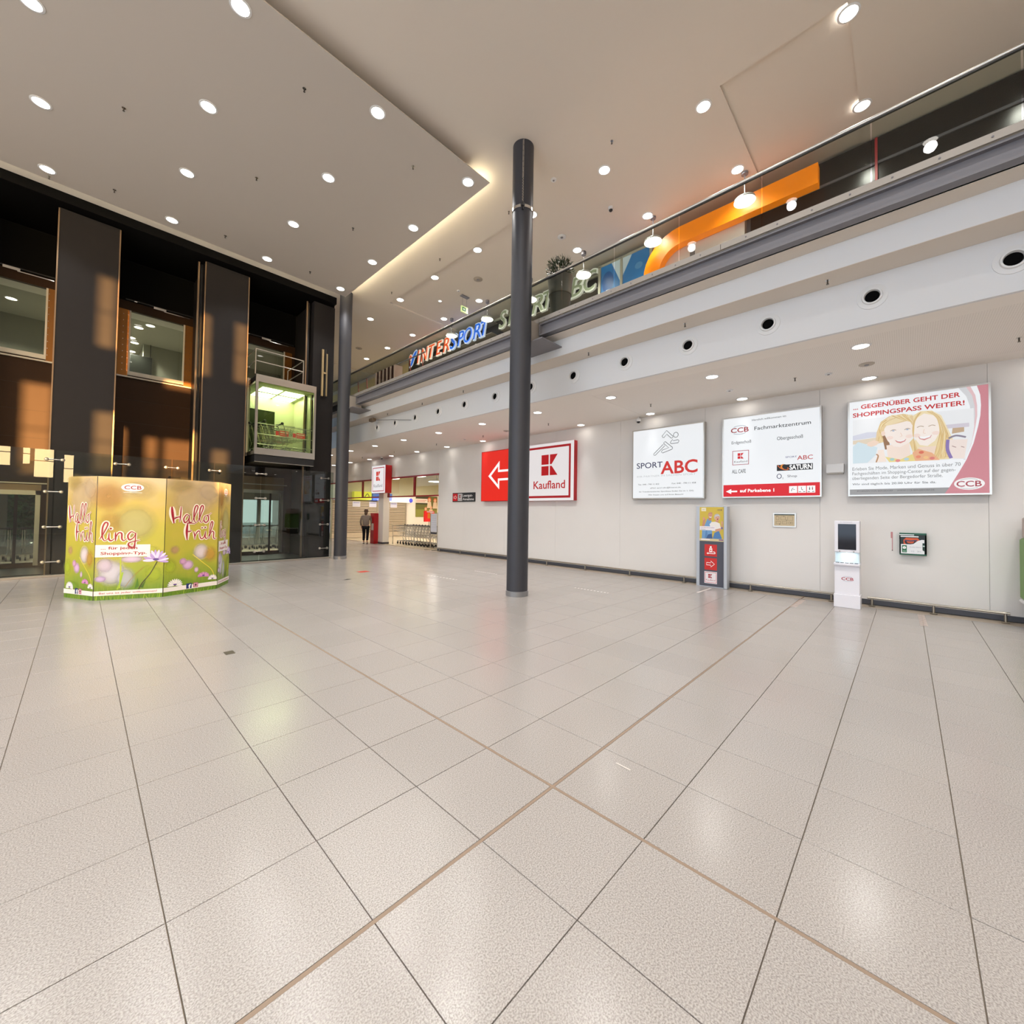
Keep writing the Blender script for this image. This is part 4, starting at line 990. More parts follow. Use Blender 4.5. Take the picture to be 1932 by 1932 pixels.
    def script(word, u, v, sx, sy, wd):
        one('lettering', lambda b: (brush(b, word, X(u), Y(v), X(sx), Y(sy), .0074, X(wd), RB), brush(b, word, X(u), Y(v), X(sx), Y(sy), .0066, X(wd)+.035, WG)))
    if k % 2 == 0:
        script('Hallo', .1, .62, .28, .15, .021); script('Früh', .36, .47, .275, .15, .019)
        one('social_icon', lambda b: (b.rect(X(.4), Y(.04), X(.5), Y(.085), .0068, pr('1d2f6e')), b.text('f', X(.44), Y(.042), X(.485), Y(.075), .0075, pr('ffffff'), bold=.03)))
        one('social_icon', lambda b: (b.rect(X(.53), Y(.043), X(.62), Y(.085), .0068, pr('b0567e')), b.outline(X(.545), Y(.05), X(.605), Y(.079), .007, .0075, pr('f0d7cf')), b.ell(X(.575), Y(.064), X(.014), Y(.006), .0075, pr('2e2a3e'), 12)))
    else:
        script('ling', .06, .475, .3, .145, .022)
        one('white_box', lambda b: b.rect(X(.005), Y(.345), X(.79), Y(.445), .0066, pr('f1ece9')))
        lines(F, po, [('... für jeden', X(.08), Y(.408), X(.6), Y(.43), .0075, RB, dict(bold=.02)), ('Shopping-Typ.', X(.08), Y(.365), X(.74), Y(.387), .0075, RB, dict(bold=.02)), ('Bei uns ist jeder willkommen!', X(.08), Y(.048), X(.91), Y(.062), .0075, pr('b04a58'), dict(bold=.01))])
        one('centre_logo', lambda b: (b.ell(X(.5), Y(.915), X(.165), Y(.034), .0066, pr('f3f0f0'), 32), ccb(b, X(.38), Y(.9), X(.63), Y(.93), .0075, RB, pr('9ab0b8')), b.rect(X(.37), Y(.872), X(.64), Y(.875), .0066, pr('f3f0f0'))))

# ================================================================== FREE-STANDING THINGS ALONG THE RIGHT WALL
t = thing('info_stele', 'grey info stele with a smiling elderly couple poster and three red pictograms', 'stele', (10.5, 3.38, 0))
MB(mat('stele_grey', 'b9bdc3', .35, .3)).box((10.5, 3.06, 0), (10.62, 3.735, 1.94)).box((10.44, 3.02, 0), (10.62, 3.1, 1.94), bev=.01).cyl((10.55, 3.72, 0), (10.55, 3.72, 1.94), .03, 12).build('frame', t)
F = wallframe(10.497, 3.72, 0)
b = MB(); b.M = F; b.rect(.06, .02, .618, 1.1, 0, mat('stele_front', '4b4c57', .35)); b.build('front_sheet', t)
b = MB(); b.M = F; PK = pr
b.rect(.06, 1.1, .618, 1.92, 0, PK('d3b844')); b.rect(.06, 1.1, .618, 1.16, .004, PK('d9c99a'))
b.poly([(.11, 1.42), (.14, 1.6), (.17, 1.66), (.2, 1.62), (.18, 1.5), (.2, 1.42)], .001, PK('c98f72')); b.ell(.155, 1.64, .025, .04, .0012, PK('d79c80'), 10)
b.poly([(.11, 1.12), (.12, 1.42), (.17, 1.46), (.24, 1.64), (.33, 1.62), (.35, 1.45), (.35, 1.12)], .0016, PK('6f9cc8')); b.poly([(.17, 1.12), (.22, 1.45), (.26, 1.12)], .0018, PK('5a86b8'))
b.poly([(.26, 1.6), (.27, 1.68), (.33, 1.66), (.33, 1.59)], .002, PK('c08a70')); b.ell(.305, 1.73, .05, .068, .0022, PK('cf977c'), 16); b.poly([(.262, 1.72), (.272, 1.78), (.35, 1.79), (.35, 1.76), (.29, 1.77)], .0024, PK('b98670')); b.poly([(.28, 1.69), (.34, 1.69), (.33, 1.66), (.29, 1.662)], .0026, PK('e2d8d0')); b.poly([(.29, 1.705), (.325, 1.705), (.318, 1.696), (.296, 1.696)], .0028, PK('8a4a40'))
b.poly([(.29, 1.5), (.33, 1.56), (.43, 1.57), (.52, 1.53), (.55, 1.4), (.48, 1.34), (.34, 1.35)], .003, PK('eee9e4')); b.poly([(.42, 1.57), (.44, 1.62), (.49, 1.61), (.49, 1.55)], .0032, PK('cd9278'))
b.ell(.46, 1.68, .068, .08, .0034, PK('b9b7b6'), 16); b.ell(.462, 1.66, .05, .066, .0036, PK('dba68c'), 16); b.poly([(.41, 1.68), (.42, 1.725), (.5, 1.74), (.525, 1.7), (.5, 1.705), (.44, 1.695)], .0038, PK('c9c9ca')); b.poly([(.45, 1.635), (.49, 1.65), (.485, 1.62), (.465, 1.615)], .004, PK('8e3a38')); b.ell(.445, 1.675, .007, .006, .004, PK('4a3a36'), 8); b.ell(.485, 1.685, .007, .006, .004, PK('4a3a36'), 8)
b.poly([(.36, 1.16), (.4, 1.3), (.5, 1.36), (.56, 1.2), (.57, 1.14), (.36, 1.14)], .0034, PK('4f7fb4')); b.poly([(.54, 1.4), (.56, 1.5), (.57, 1.56), (.59, 1.54), (.58, 1.42)], .0036, PK('d29a80')); b.ell(.57, 1.55, .018, .04, .0038, PK('dba68c'), 10); b.poly([(.4, 1.38), (.54, 1.42), (.55, 1.36), (.44, 1.33)], .0042, PK('d69e86')); b.ell(.57, 1.42, .02, .03, .004, PK('6f6aa0'), 10)
b.poly([(.2, 1.14), (.26, 1.26), (.34, 1.28), (.36, 1.16)], .0038, PK('39598a')); b.rect(.065, 1.36, .42, 1.455, .0044, PK('efe9ee')); b.text('Familienfreundlich', .1, 1.415, .4, 1.435, .0048, PK('7a2a4e')); b.text('Bestens', .1, 1.375, .2, 1.395, .0048, PK('5a4a6e'))
b.rect(.1, 1.82, .21, 1.9, .003, PK('efe6c9')); b.text('NEU!', .12, 1.85, .19, 1.87, .004, PK('8a7a5a')); ccb(b, .47, 1.835, .57, 1.865, .004, PK('6a4a5a'))
b.rect(.1, 1.12, .3, 1.15, .0048, PK('ece4e8')); b.rect(.5, 1.125, .6, 1.15, .0048, PK('7a4a86')); b.build('couple_poster', t)
for (y0, kind) in ((.735, 0), (.41, 1), (.085, 2)):
    b = MB(); b.M = F
    if kind < 2: b.rect(.178, y0, .459, y0+.285, .001, pr('cf2a26'))
    else: b.rect(.175, y0, .462, y0+.285, .001, pr('ece6e8')); b.outline(.188, y0+.018, .45, y0+.268, .01, .002, pr('c8404a'))
    c_ = pr('fbf3f1')
    if kind == 0:
        b.poly([(.285, y0+.1), (.285, y0+.185), (.3, y0+.21), (.303, y0+.245), (.337, y0+.245), (.34, y0+.21), (.355, y0+.185), (.355, y0+.1)], .002, c_); b.rect(.305, y0+.13, .335, y0+.16, .003, pr('cf2a26')); b.rect(.3, y0+.19, .34, y0+.2, .003, pr('cf2a26'))
        b.stroke([(.25, y0+.07), (.4, y0+.07), (.415, y0+.09), (.4, y0+.11), (.37, y0+.112)], .018, .002, c_); b.poly([(.225, y0+.07), (.262, y0+.1), (.262, y0+.04)], .0022, c_)
    elif kind == 1:
        b.stroke([(.225, y0+.115), (.225, y0+.17), (.32, y0+.17), (.32, y0+.215), (.405, y0+.143), (.32, y0+.07), (.32, y0+.115)], .016, .002, c_, smooth=False, closed=True)
    else:
        k_logo(b, .265, y0+.13, .355, y0+.225, .002, pr('a8222c')); b.text('Kaufland', .215, y0+.065, .42, y0+.1, .002, pr('b3404a'))
    b.build('pictogram', t)
# ---- hand sanitiser kiosk
t = thing('sanitiser_kiosk', 'slim white sanitiser kiosk with a dark screen in front of the wall rail', 'kiosk', (10.2, .82, 0))
x0, x1, ya, yb_ = 10.12, 10.4, .635, 1.01
MB(M_WHITE).box((10.09, .625, 0), (10.42, 1.02, .25), bev=.006).build('foot', t)
MB(M_WHITE).box((x0, ya, .25), (x1, yb_, .8), bev=.006).build('column', t)
MB(M_WHITE).box((10.07, ya-.008, .8), (x1, yb_+.008, .845), bev=.006).build('tray', t)
MB(mat('niche_white', 'dfe6e8', .4)).box((10.3, ya, .845), (x1, yb_, 1.05)).box((10.16, ya, .845), (10.3, ya+.015, 1.05)).box((10.16, yb_-.015, .845), (10.3, yb_, 1.05)).build('niche', t)
MB(M_WHITE).box((x0+.01, ya, 1.05), (x1, yb_, 1.65), bev=.008).build('head', t)
F = wallframe(x0+.009, yb_, 0)
b = MB(); b.M = F; b.rect(.055, 1.1, .325, 1.59, .001, mat('dark_screen', '0c0e1c', .08)); b.build('screen', t)
b = MB(M_DARK)
for k in range(5): b.box((10.1, ya+.02+k*.07, .845), (10.16, ya+.075+k*.07, .853))
b.build('drip_slots', t)
b = MB(); b.M = frame((10.2, .82, 1.049), (1, 0, 0), (0, -1, 0)); b.ell(0, 0, .05, .09, 0, lamp_mat('kiosk_lamp', 'e9fbff', 14), 16); b.build('lamp', t)
for yy in (.72, .93): MB(M_CHROME).cyl((x0+.012, yy, 1.07), (x0+.0, yy, 1.065), .012, 10).build('nozzle', t)
F = wallframe(x0-.001, yb_, 0)
b = MB(); b.M = F; ccb(b, .105, .52, .285, .572, .001, pr('a8172a'), pr('9aa8b8')); b.build('centre_logo', t)
b = MB(); b.M = wallframe(x0+.008, yb_, 0); b.text('Bitte Hände desinfizieren', .09, 1.622, .27, 1.632, .001, pr('6a6a72')); b.build('lettering', t)
# ---- defibrillator cabinet
t = thing('aed_cabinet', 'green defibrillator cabinet with an orange case on the right wall', 'cabinet', (XW, -.09, 1.04))
y1, y0, z0, z1 = .095, -.27, 1.04, 1.44
MB(M_GREEN).box((XW-.12, y0, z0), (XW-.1, y1, z1)).box((XW-.13, y0, z1-.03), (XW, y1, z1)).box((XW-.13, y0, z0-.012), (XW, y1, z0+.012)).box((XW-.12, y0, z0), (XW, y0+.02, z1)).box((XW-.12, y1-.012, z0), (XW, y1, z1)).build('housing', t)
F = wallframe(XW-.121, y1, z0)
b = MB(); b.M = F; b.rect(.012, .012, .345, .37, .0, mat('cabinet_inside', '10201c', .4)); b.build('window', t)
b = MB(); b.M = F; b.poly([(.06, .12), (.055, .27), (.09, .31), (.25, .31), (.28, .26), (.2, .12)], .004, mat('orange_case', 'd95a2c', .4)); b.build('orange_case', t)
b = MB(M_DARK); b.M = F; b.stroke([(.08, .25), (.11, .2), (.19, .2), (.22, .25)], .03, .008, M_DARK); b.stroke([(.07, .265), (.15, .255), (.24, .27)], .02, .009, mat('strap', '3a4266', .4)); b.build('carry_handle', t)
b = MB(); b.M = F; b.rect(.0, .36, .2, .375, .011, mat('clear_edge', 'f3f6f4', .2)); b.rect(.015, .325, .26, .345, .011, mat('clear_edge', 'f3f6f4', .2)); b.build('lid_edge', t)
b = MB(); b.M = F; b.poly([(.02, .015), (.335, .015), (.335, .28), (.3, .28), (.25, .26), (.19, .2), (.15, .19), (.02, .19)], .012, pr('eceef0')); b.rect(.035, .035, .1, .17, .013, pr('0f6a44')); b.ell(.067, .125, .024, .026, .014, pr('f2f6f2'), 16); b.stroke([(.06, .135), (.07, .122), (.064, .122), (.072, .11)], .004, .015, pr('0f6a44'), smooth=False); b.text('AED', .045, .048, .09, .07, .014, pr('cfe6d8'))
b.text('Defibrillator', .14, .13, .3, .15, .014, pr('a9adb5')); b.text('112', .16, .05, .2, .075, .014, pr('9a9fb0')); b.text('24 h', .24, .05, .29, .075, .014, pr('9a9fb0')); b.poly([(.335, .22), (.31, .22), (.31, .09), (.335, .07)], .0135, pr('083828')); b.ell(.327, .165, .014, .013, .015, pr('cfe0d8'), 12); b.build('front_label', t)
t = thing('pull_tag', 'thin red tag hanging on the wall left of the AED cabinet', 'tag', (XW, .2, 1.3))
MB(mat('tag_red', 'c98a8c', .6)).box((XW-.006, .19, 1.33), (XW, .218, 1.45)).box((XW-.006, .192, 1.1), (XW, .203, 1.33)).build('strip', t)
MB(M_DARK).box((XW-.006, .19, 1.085), (XW, .205, 1.1)).build('weight', t)
# ---- green collecting box cut by the right edge
t = thing('collecting_box', 'tall green collecting box beside the right wall at the right edge', 'box', (10.4, -1.75, 0))
MB(mat('box_green', '6f9a48', .45)).box((10.1, -2.25, .42), (10.75, -1.35, 1.42), bev=.03).build('body', t)
MB(mat('box_grey', 'b9a9a2', .5)).box((10.15, -2.2, 1.42), (10.75, -1.38, 1.76), bev=.02).build('hood', t)
MB(M_WHITE).box((10.09, -2.26, .36), (10.76, -1.34, .42), bev=.02).build('rim', t)
MB(M_DARK).box((10.2, -2.15, 0), (10.7, -1.42, .36), bev=.02).build('base', t)
b = MB(); b.M = wallframe(10.099, -1.35, 0); b.rect(.06, .95, .14, 1.1, .001, pr('c9dcb4')); b.rect(.06, .7, .14, .85, .001, pr('b3cf96')); b.build('label', t)
# ---- bumper rail
def rail(ya, yb_, posts, label):
    t = thing('wall_rail', label, 'rail', (10.7, (ya+yb_)/2, 0))
    MB(M_RAIL).cyl((10.7, ya, .155), (10.7, yb_, .155), .021, 12).build('tube', t, smooth=True)
    for y in posts:
        MB(M_RAIL).lathe((10.7, y, 0), [(.05, 0), (.05, .012), (.02, .018), (.018, .15)], 14).build('post', t, smooth=True)
rail(1.06, 14.9, [14.5, 13.1, 11.6, 10.1, 8.6, 7.1, 5.62, 4.11, 2.6, 1.12], 'low steel bumper rail along the right wall, left of the white kiosk')
rail(-1.24, .56, [.49, -.35, -1.19], 'short low steel bumper rail between white kiosk and green box')
# ---- tape and marks on the floor
def tape(pts, wd, z, m, name, label, dash=0):
    t = thing(name, label, 'marking', (*pts[0], 0)); a, c_ = Vector(pts[0]), Vector(pts[1]); L_ = (c_-a).length; d_ = (c_-a)/L_; n_ = Vector((-d_.y, d_.x))*wd/2
    b = MB(m); s_ = 0
    while s_ < L_:
        e_ = min(L_, s_+(dash*.55 if dash else L_)); p, q = a+d_*s_, a+d_*e_
        b.add([(p.x-n_.x, p.y-n_.y, z), (q.x-n_.x, q.y-n_.y, z), (q.x+n_.x, q.y+n_.y, z), (p.x+n_.x, p.y+n_.y, z)], [(0, 1, 2, 3)]); s_ += dash if dash else L_+1
    b.build('tape', t); return t
M_TAPE = mat('white_tape', 'cfc7c0', .5); M_TAPER = mat('faded_red_tape', 'c9b7ae', .5)
tape([(7.944, 5.55), (7.955, 4.68)], .05, .002, M_TAPE, 'floor_tape', 'dashed white floor tape right of the chained column', .085)
tape([(9.515, 3.36), (10.33, 3.34)], .05, .002, M_TAPE, 'floor_tape', 'white floor tape in front of the grey info stele')
tape([(9.42, 1.567), (10.36, 1.55)], .1, .002, M_TAPER, 'floor_tape', 'faded striped floor tape left of the white kiosk', .09)
tape([(10.41, -.18), (9.36, -.2)], .09, .002, M_TAPER, 'floor_tape', 'faded striped floor tape below the AED cabinet', .09)
tape([(2.59, 1.45), (2.585, 1.34)], .012, .002, M_TAPE, 'floor_scratch', 'short white scuff on a near tile right of the crossing joints')
tape([(8.0, 9.1), (8.02, 8.2)], .05, .002, M_TAPE, 'floor_tape', 'dashed white floor tape left of the chained column', .085)
tape([(6.5, 9.3), (6.6, 8.2)], .05, .002, M_TAPE, 'floor_tape', 'faint dashed floor tape between both round columns', .12)
tape([(10.3, 1.69), (10.47, 1.52)], .02, .002, M_DARK, 'floor_mark', 'short black floor mark by the rail left of the white kiosk')
t = thing('floor_sticker', 'small red floor sticker near the plain column', 'sticker', (5.52, 11, 0))
MB(mat('sticker_red', 'c0392b', .5)).box((5.38, 10.86, .001), (5.66, 11.12, .003)).build('sheet', t)
t = thing('floor_socket', 'small dark floor socket lid in front of the booth', 'socket', (1.26, 5.8, 0))
MB(mat('lid_dark', '5a5346', .5, .4)).box((1.22, 5.74, 0), (1.315, 5.87, .003)).build('lid', t)
t = thing('floor_socket', 'small dark floor socket lid near the red floor sticker', 'socket', (4.6, 10, 0))
MB(M_DARK).box((4.55, 9.95, 0), (4.68, 10.05, .003)).build('lid', t)

# ================================================================== GLASS SCREEN BEFORE THE LIFT SHAFT
t = thing('glass_screen', 'head-high frameless glass screen in front of the lift shaft', 'screen', (0, 14.91, 0))
gj = [-4.05, -2.85, -1.65, -.455, .735, 1.75, 2.74, 3.97, 5.97, 6.28]
for a, b_ in zip(gj, gj[1:]):
    MB(G_BAL).box((a+.012, 14.9, .04), (b_-.012, 14.915, 3.06)).build('glass_pane', t)
for x in gj[:-1]:
    for z in (.36, 1.2, 2.05, 2.83):
        p_ = MB(M_INOX).cyl((x-.13, 14.885, z), (x+.13, 14.885, z), .013, 8)
        for s_ in (-.13, .13): p_.lathe((x+s_, 14.9, z), [(.0005, -.04), (.03, -.035), (.042, -.02), (.042, .0), (.03, .0)], 12, axis='Y')
        p_.build('patch_fitting', t, smooth=True)
# handle bars on the glass gate left of the plain column
t = sh
MB(mat('handle_plate', 'd8bf94', .3, .6)).box((5.9, 15.24, 5.83), (5.965, 15.3, 7.53)).build('pull_handle_plate', t)
MB(M_DARK).cyl((6.01, 15.22, 5.83), (6.01, 15.22, 7.53), .02, 10).build('grip', t)
MB(mat('handle_plate', 'd8bf94', .3, .6)).box((6.05, 15.24, 5.85), (6.1, 15.3, 7.4)).box((5.95, 15.2, 6.64), (6.05, 15.26, 6.7)).build('counter_plate', t)
for z in (5.86, 7.5): MB(M_CHROME).cyl((6.01, 15.22, z), (6.01, 15.36, z), .012, 8).build('standoff', t)
# ================================================================== LIFT CAR
t = thing('lift_car', 'lit glass lift car with green ceiling halfway up the shaft', 'lift', (4.74, 16, 3.48))
x0, x1, ya, yb_, z0, z1 = 3.80, 5.60, 15.1, 17.0, 3.48, 6.07
fx1 = 5.675
fr = MB(M_INOX)
fr.box((x0, ya, z0), (x0+.075, ya+.06, z1)).box((fx1-.075, ya, z0), (fx1, ya+.06, z1)).box((x0+.075, ya, z1-.235), (fx1-.075, ya+.06, z1)).box((x0+.075, ya, z0), (fx1-.075, ya+.06, z0+.21))
fr.build('front_frame', t)
MB(M_INOX).box((x0-.03, 15.98, z0), (x0+.06, 16.06, z1+.05)).build('side_post', t); MB(M_INOX).box((x1, 15.98, z0), (x1+.05, 16.06, z1)).build('side_post', t)
MB(G_CAR).box((x0+.075, ya+.02, z0+.21), (fx1-.075, ya+.032, z1-.235)).build('front_pane', t)
MB(G_CAR).box((x0+.005, ya+.06, z0+.1), (x0+.017, 15.98, z1-.1)).build('side_pane', t)
M_CARW = mat('lift_wall_panel', 'd0d1b0', .35, .2); M_CARC = mat('lift_ceiling_panel', 'd5dcb4', .35)
cw = MB(M_CARW).box((x1-.05, 15.3, z0), (x1, yb_, z1-.28)).box((x0, yb_-.05, z0), (x1, yb_, z0+.3)).box((4.9, yb_-.06, z0), (x1, yb_, z1-.28)).box((x0, yb_-.06, z1-.75), (4.9, yb_, z1-.28)); cw.build('cabin_wall', t)
MB(mat('dark_rear_glass', '2c3218', .15)).box((x0, yb_-.04, z0+.3), (4.9, yb_-.03, z1-.75)).build('rear_pane', t)
MB(M_INOX).box((4.32, yb_-.06, z0+.3), (4.34, yb_-.04, z1-.75)).build('rear_mullion', t)
MB(M_CARC).box((x0, ya+.06, z1-.28), (x1, yb_, z1-.22)).build('cabin_ceiling', t)
M_CARL = lamp_mat('lift_light', 'f1f5d8', 13)
for (xx, yy) in ((4.1, 15.5), (4.1, 16.3), (4.8, 15.5), (4.8, 16.3)):
    MB(M_CARL).box((xx, yy, z1-.287), (xx+.62, yy+.62, z1-.281)).build('ceiling_light', t)
MB(mat('lift_floor', '5a564c', .5)).box((x0, ya+.06, z0+.0), (x1, yb_, z0+.12)).build('cabin_floor', t)
MB(M_DARK).box((x0+.02, ya+.02, 3.24), (fx1-.02, yb_, 3.46)).build('skirt', t)
MB(M_INOX).box((x0+.02, ya+.01, 3.235), (fx1-.03, ya+.04, 3.25)).build('bottom_edge', t)
for z in (4.05, 4.38, 4.72):
    MB(M_INOX).cyl((x0+.06, ya+.09, z-.22), (fx1-.07, ya+.09, z-.22), .013, 8).build('hand_rail', t)
rf = MB(M_INOX)
for z in (6.5, 6.88):
    rf.tube([(x0-.02, 16.6, z), (x0-.02, ya+.03, z), (5.23, ya+.03, z), (5.23, 16.7, z)], .018, 6)
for (xx, yy) in ((x0-.02, ya+.03), (5.23, ya+.03), (x0-.02, 16.6), (5.23, 16.7)): rf.cyl((xx, yy, z1), (xx, yy, 6.89), .018, 6)
rf.build('roof_railing', t)
MB(M_DARK).box((x0, ya+.07, z1-.2), (x1, yb_, z1-.05)).box((4.2, 15.5, z1-.05), (4.9, 16.2, z1+.1)).build('roof_gear', t)
# ================================================================== SHOPPING TROLLEYS
M_GRIP = mat('trolley_grip', '17181a', .45)
def trolley(label, group):
    """nose points to +X, origin on the floor under the handle"""
    t = thing('shopping_trolley', label, 'trolley', (0, 0, 0), group)
    fr = MB(M_WIRE)
    for s_ in (-1, 1):
        fr.tube([(.0, s_*.26, 1.0), (.06, s_*.26, .9), (.2, s_*.25, .36), (.12, s_*.24, .2), (.85, s_*.17, .17)], .013, 5)
        fr.tube([(.2, s_*.25, .42), (.72, s_*.18, .5)], .01, 4)
    fr.tube([(.85, -.17, .17), (.85, .17, .17)], .012, 4); fr.tube([(.16, -.24, .2), (.16, .24, .2)], .012, 4)
    fr.build('frame', t)
    bk = MB(M_WIRE); nl = 9
    A = lambda q, v: Vector((.08+.86*q+(1-v)*.05*(1-q)-.1*(1-v)*q, 0, .46+.1*q+(.46-.06*q)*v))
    wd_ = lambda q, v: (.25-.05*q)*(.85+.15*v)
    def P(q, v, s_): a = A(q, v); return (a.x, s_*wd_(q, v), a.z)
    for v in (0, .33, .66, 1):
        bk.tube([P(0, v, -1), P(1, v, -1), P(1, v, 1), P(0, v, 1)], .006 if v == 1 else .0035, 4)
    for k in range(nl):
        q = k/(nl-1)
        bk.tube([P(q, 1, -1), P(q, 0, -1), P(q, 0, 1), P(q, 1, 1)], .003, 3)
    for k in range(5):
        y = -.8+.4*k; bk.tube([(P(0, 0, 1)[0], wd_(0, 0)*y, P(0, 0, 1)[2]), (P(1, 0, 1)[0], wd_(1, 0)*y, P(1, 0, 1)[2]), (P(1, 1, 1)[0], wd_(1, 1)*y, P(1, 1, 1)[2])], .003, 3)
    bk.build('basket', t)
    MB(M_GRIP).cyl((.0, -.27, 1.0), (.0, .27, 1.0), .022, 8).ball((0, -.26, 1.0), .05, 8).ball((0, .26, 1.0), .05, 8).build('handle', t, smooth=True)
    for (x, y) in ((.14, -.23), (.14, .23), (.82, -.16), (.82, .16)):
        w_ = MB(M_RUBBER).cyl((x, y-.016, .062), (x, y+.016, .062), .062, 12); wo_ = w_.build('wheel', t)
        MB(M_CHROME).box((x-.02, y-.022, .1), (x+.02, y+.022, .17)).build('fork', wo_)
    return t
tp = trolley('shopping trolley of the row in the supermarket entrance, nearest the wall end', 'trolleys in the supermarket entrance')
tp.rotation_euler = (0, 0, math.pi/2); tp.location = (11.75, 15.35, 0); WL[tp.name] = Vector((11.75, 15.35, 0))
for k in range(1, 13):
    d_ = dup(tp, (11.75, 15.35+.265*k, 0), 'shopping trolley of the row in the supermarket entrance, %s from the wall end' % ORD[k], 'trolleys in the supermarket entrance')
# in the lift
for k in range(6):
    d_ = dup(tp, (3.86+.13*k, 16.2, 3.6), 'shopping trolley in the lift car, %s from its left side' % ORD[k], 'trolleys in the lift'); d_.rotation_euler = (0, 0, 0)
for k, xx in enumerate((4.45, 4.98)):
    t = dup(tp, (xx-.35, 15.45, 3.6), ('shopping trolley with a red advert placard in the lift car, left one', 'shopping trolley with a red advert placard in the lift car, right one')[k], 'trolleys in the lift'); t.rotation_euler = (0, 0, 0)
    b = MB(); b.M = frontframe(xx+.12, 15.23, 4.16); b.rect(0, 0, .28, .2, 0, mat('advert_red', 'd8434c', .4, glow=.15)); b.rect(.02, .12, .26, .17, .002, pr('f0c9c9')); b.rect(.02, .06, .2, .08, .002, pr('f0c9c9'))
    b.rect(-.12, .03, -.02, .17, .0, mat('advert_red', 'd8434c', .4))
    o = b.build('advert_placard', t, )
    o.location = (0, 0, 0)
# lobby trolleys seen through the landing doors
for k in range(6):
    d_ = dup(tp, (4.95+.27*k, 19.9, 0), 'white-lit shopping trolley behind the right landing door, %s from the left' % ORD[k], 'trolleys behind the right landing door'); d_.rotation_euler = (0, 0, math.pi/2+.1)
for k in range(6):
    d_ = dup(tp, (-2.3+.28*k, 19.6, 0), 'shopping trolley behind the left landing door, %s from the left' % ORD[k], 'trolleys behind the left landing door'); d_.rotation_euler = (0, 0, math.pi/2)
# lobby lamps and outdoors
lobby_beam = BEAMS[(.115, BEAM_HIGH, 128)].copy(); lobby_beam.energy = BEAM_LOBBY
lob = {'ground': 0, 'upper': 0}
for (x, y, z, g) in ((-1.2, 19.0, 3.2, 'ground'), (4.73, 18.77, 3.2, 'ground'), (4.8, 20.28, 3.2, 'ground'), (5.6, 19.4, 3.2, 'ground'), (1.6, 19.5, 3.2, 'ground'), (1.233, 19.16, 7.92, 'upper'), (1.49, 18.65, 7.92, 'upper'), (1.12, 20.5, 7.92, 'upper'), (1.25, 21.04, 7.92, 'upper'), (1.246, 22.3, 7.92, 'upper'), (1.264, 23.0, 7.92, 'upper'), (-1.6, 19.4, 7.92, 'upper'), (4.3, 19.4, 7.92, 'upper')):
    lob[g] += 1; d_ = dup(proto[(.115, False)], (x, y, z), '%s downlight in the %s lift lobby behind the shaft' % (ORD[lob[g]-1], g), 'downlights in the %s lift lobby' % g)
    for ch in d_.children:
        if ch.name.startswith('lens'):
            pass
        if ch.type == 'LIGHT':
            ch.data = lobby_beam
hm = MB(mat('hedge_leaf', '5f9c6c', .6)); rg = random.Random(4)
for k in range(2600):
    p = Vector((rg.uniform(-5.5, .6), 26+rg.uniform(-.4, .4), rg.uniform(.3, 3.2))); a = Vector((rg.uniform(-1, 1), rg.uniform(-1, 1), rg.uniform(-1, 1))).normalized()*.11; b_ = a.orthogonal().normalized()*.06
    hm.add([p-a, p+b_, p+a, p-b_], [(0, 1, 2, 3)])
hm.box((-6, 26.6, 0), (1, 27.2, 3.3), mat('hedge_core', '3f7550', .8))
ho = hm.build('hedge', kind='stuff', label='green hedge outside behind the left landing door', category='hedge')
tk = MB(mat('trunk', '5d5347', .8)); tk.tube([(5.6, 25.5, 0), (5.5, 25.5, 1.6), (5.1, 25.6, 2.6), (4.4, 25.7, 3.4)], .14, 8, mat('pale_trunk', '8fa7b5', .8)); tk.tube([(5.5, 25.5, 1.5), (5.9, 25.4, 2.4), (6.4, 25.4, 3.2)], .08, 8, mat('pale_trunk', '8fa7b5', .8))
tk.build('tree', label='pale bent tree outside behind the right landing door', category='tree', loc=(5.6, 25.5, 0))
MB(mat('ground_outside', '7d8a8f', .8)).box((-20, 22.7, -.2), (20, 60, -.02)).build('ground_outside', kind='structure')
# things seen through the upper landing window
t = thing('wall_monitor', 'dark screen in the upper lift lobby seen through the middle window', 'screen', (1.45, 20.9, 6.6))
MB(M_DARK).box((1.12, 20.85, 5.75), (1.75, 20.93, 7.42)).build('case', t); b = MB(); b.M = frontframe(1.14, 20.848, 6.6); b.rect(0, 0, .59, .79, 0, mat('screen_black', '20221f', .2)); b.build('panel', t)
MB(M_DARK).cyl((1.7, 20.89, 7.42), (1.7, 20.89, 7.92), .012, 8).build('hanger', t)
# ================================================================== SUPERMARKET ENTRANCE
t = thing('entrance_frame', 'dark red transom frame with panes above the trolley row', 'frame', (XW, 17, 2.4))
MB(M_DKRED).box((10.87, 14.9, 3.335), (10.95, 19.5, 3.405)).box((10.87, 14.9, 2.4), (10.95, 19.2, 2.46)).build('rail', t)
MB(M_DKRED).box((10.87, 16.76, 2.46), (10.95, 16.86, 3.335)).build('mullion', t); MB(M_DKRED).box((10.87, 19.14, 2.4), (10.95, 19.24, 3.4)).build('jamb', t)
for a, b_ in ((14.93, 16.76), (16.86, 19.14)): MB(G_WIN).box((10.9, a, 2.46), (10.912, b_, 3.335)).build('pane', t)
t = thing('entrance_frame', 'dark red transom frame with panes left of the entrance pier', 'frame', (XW, 23, 2.4))
MB(M_DKRED).box((10.87, 19.97, 3.335), (10.95, 27, 3.405)).box((10.87, 19.97, 2.4), (10.95, 27, 2.46)).build('rail', t)
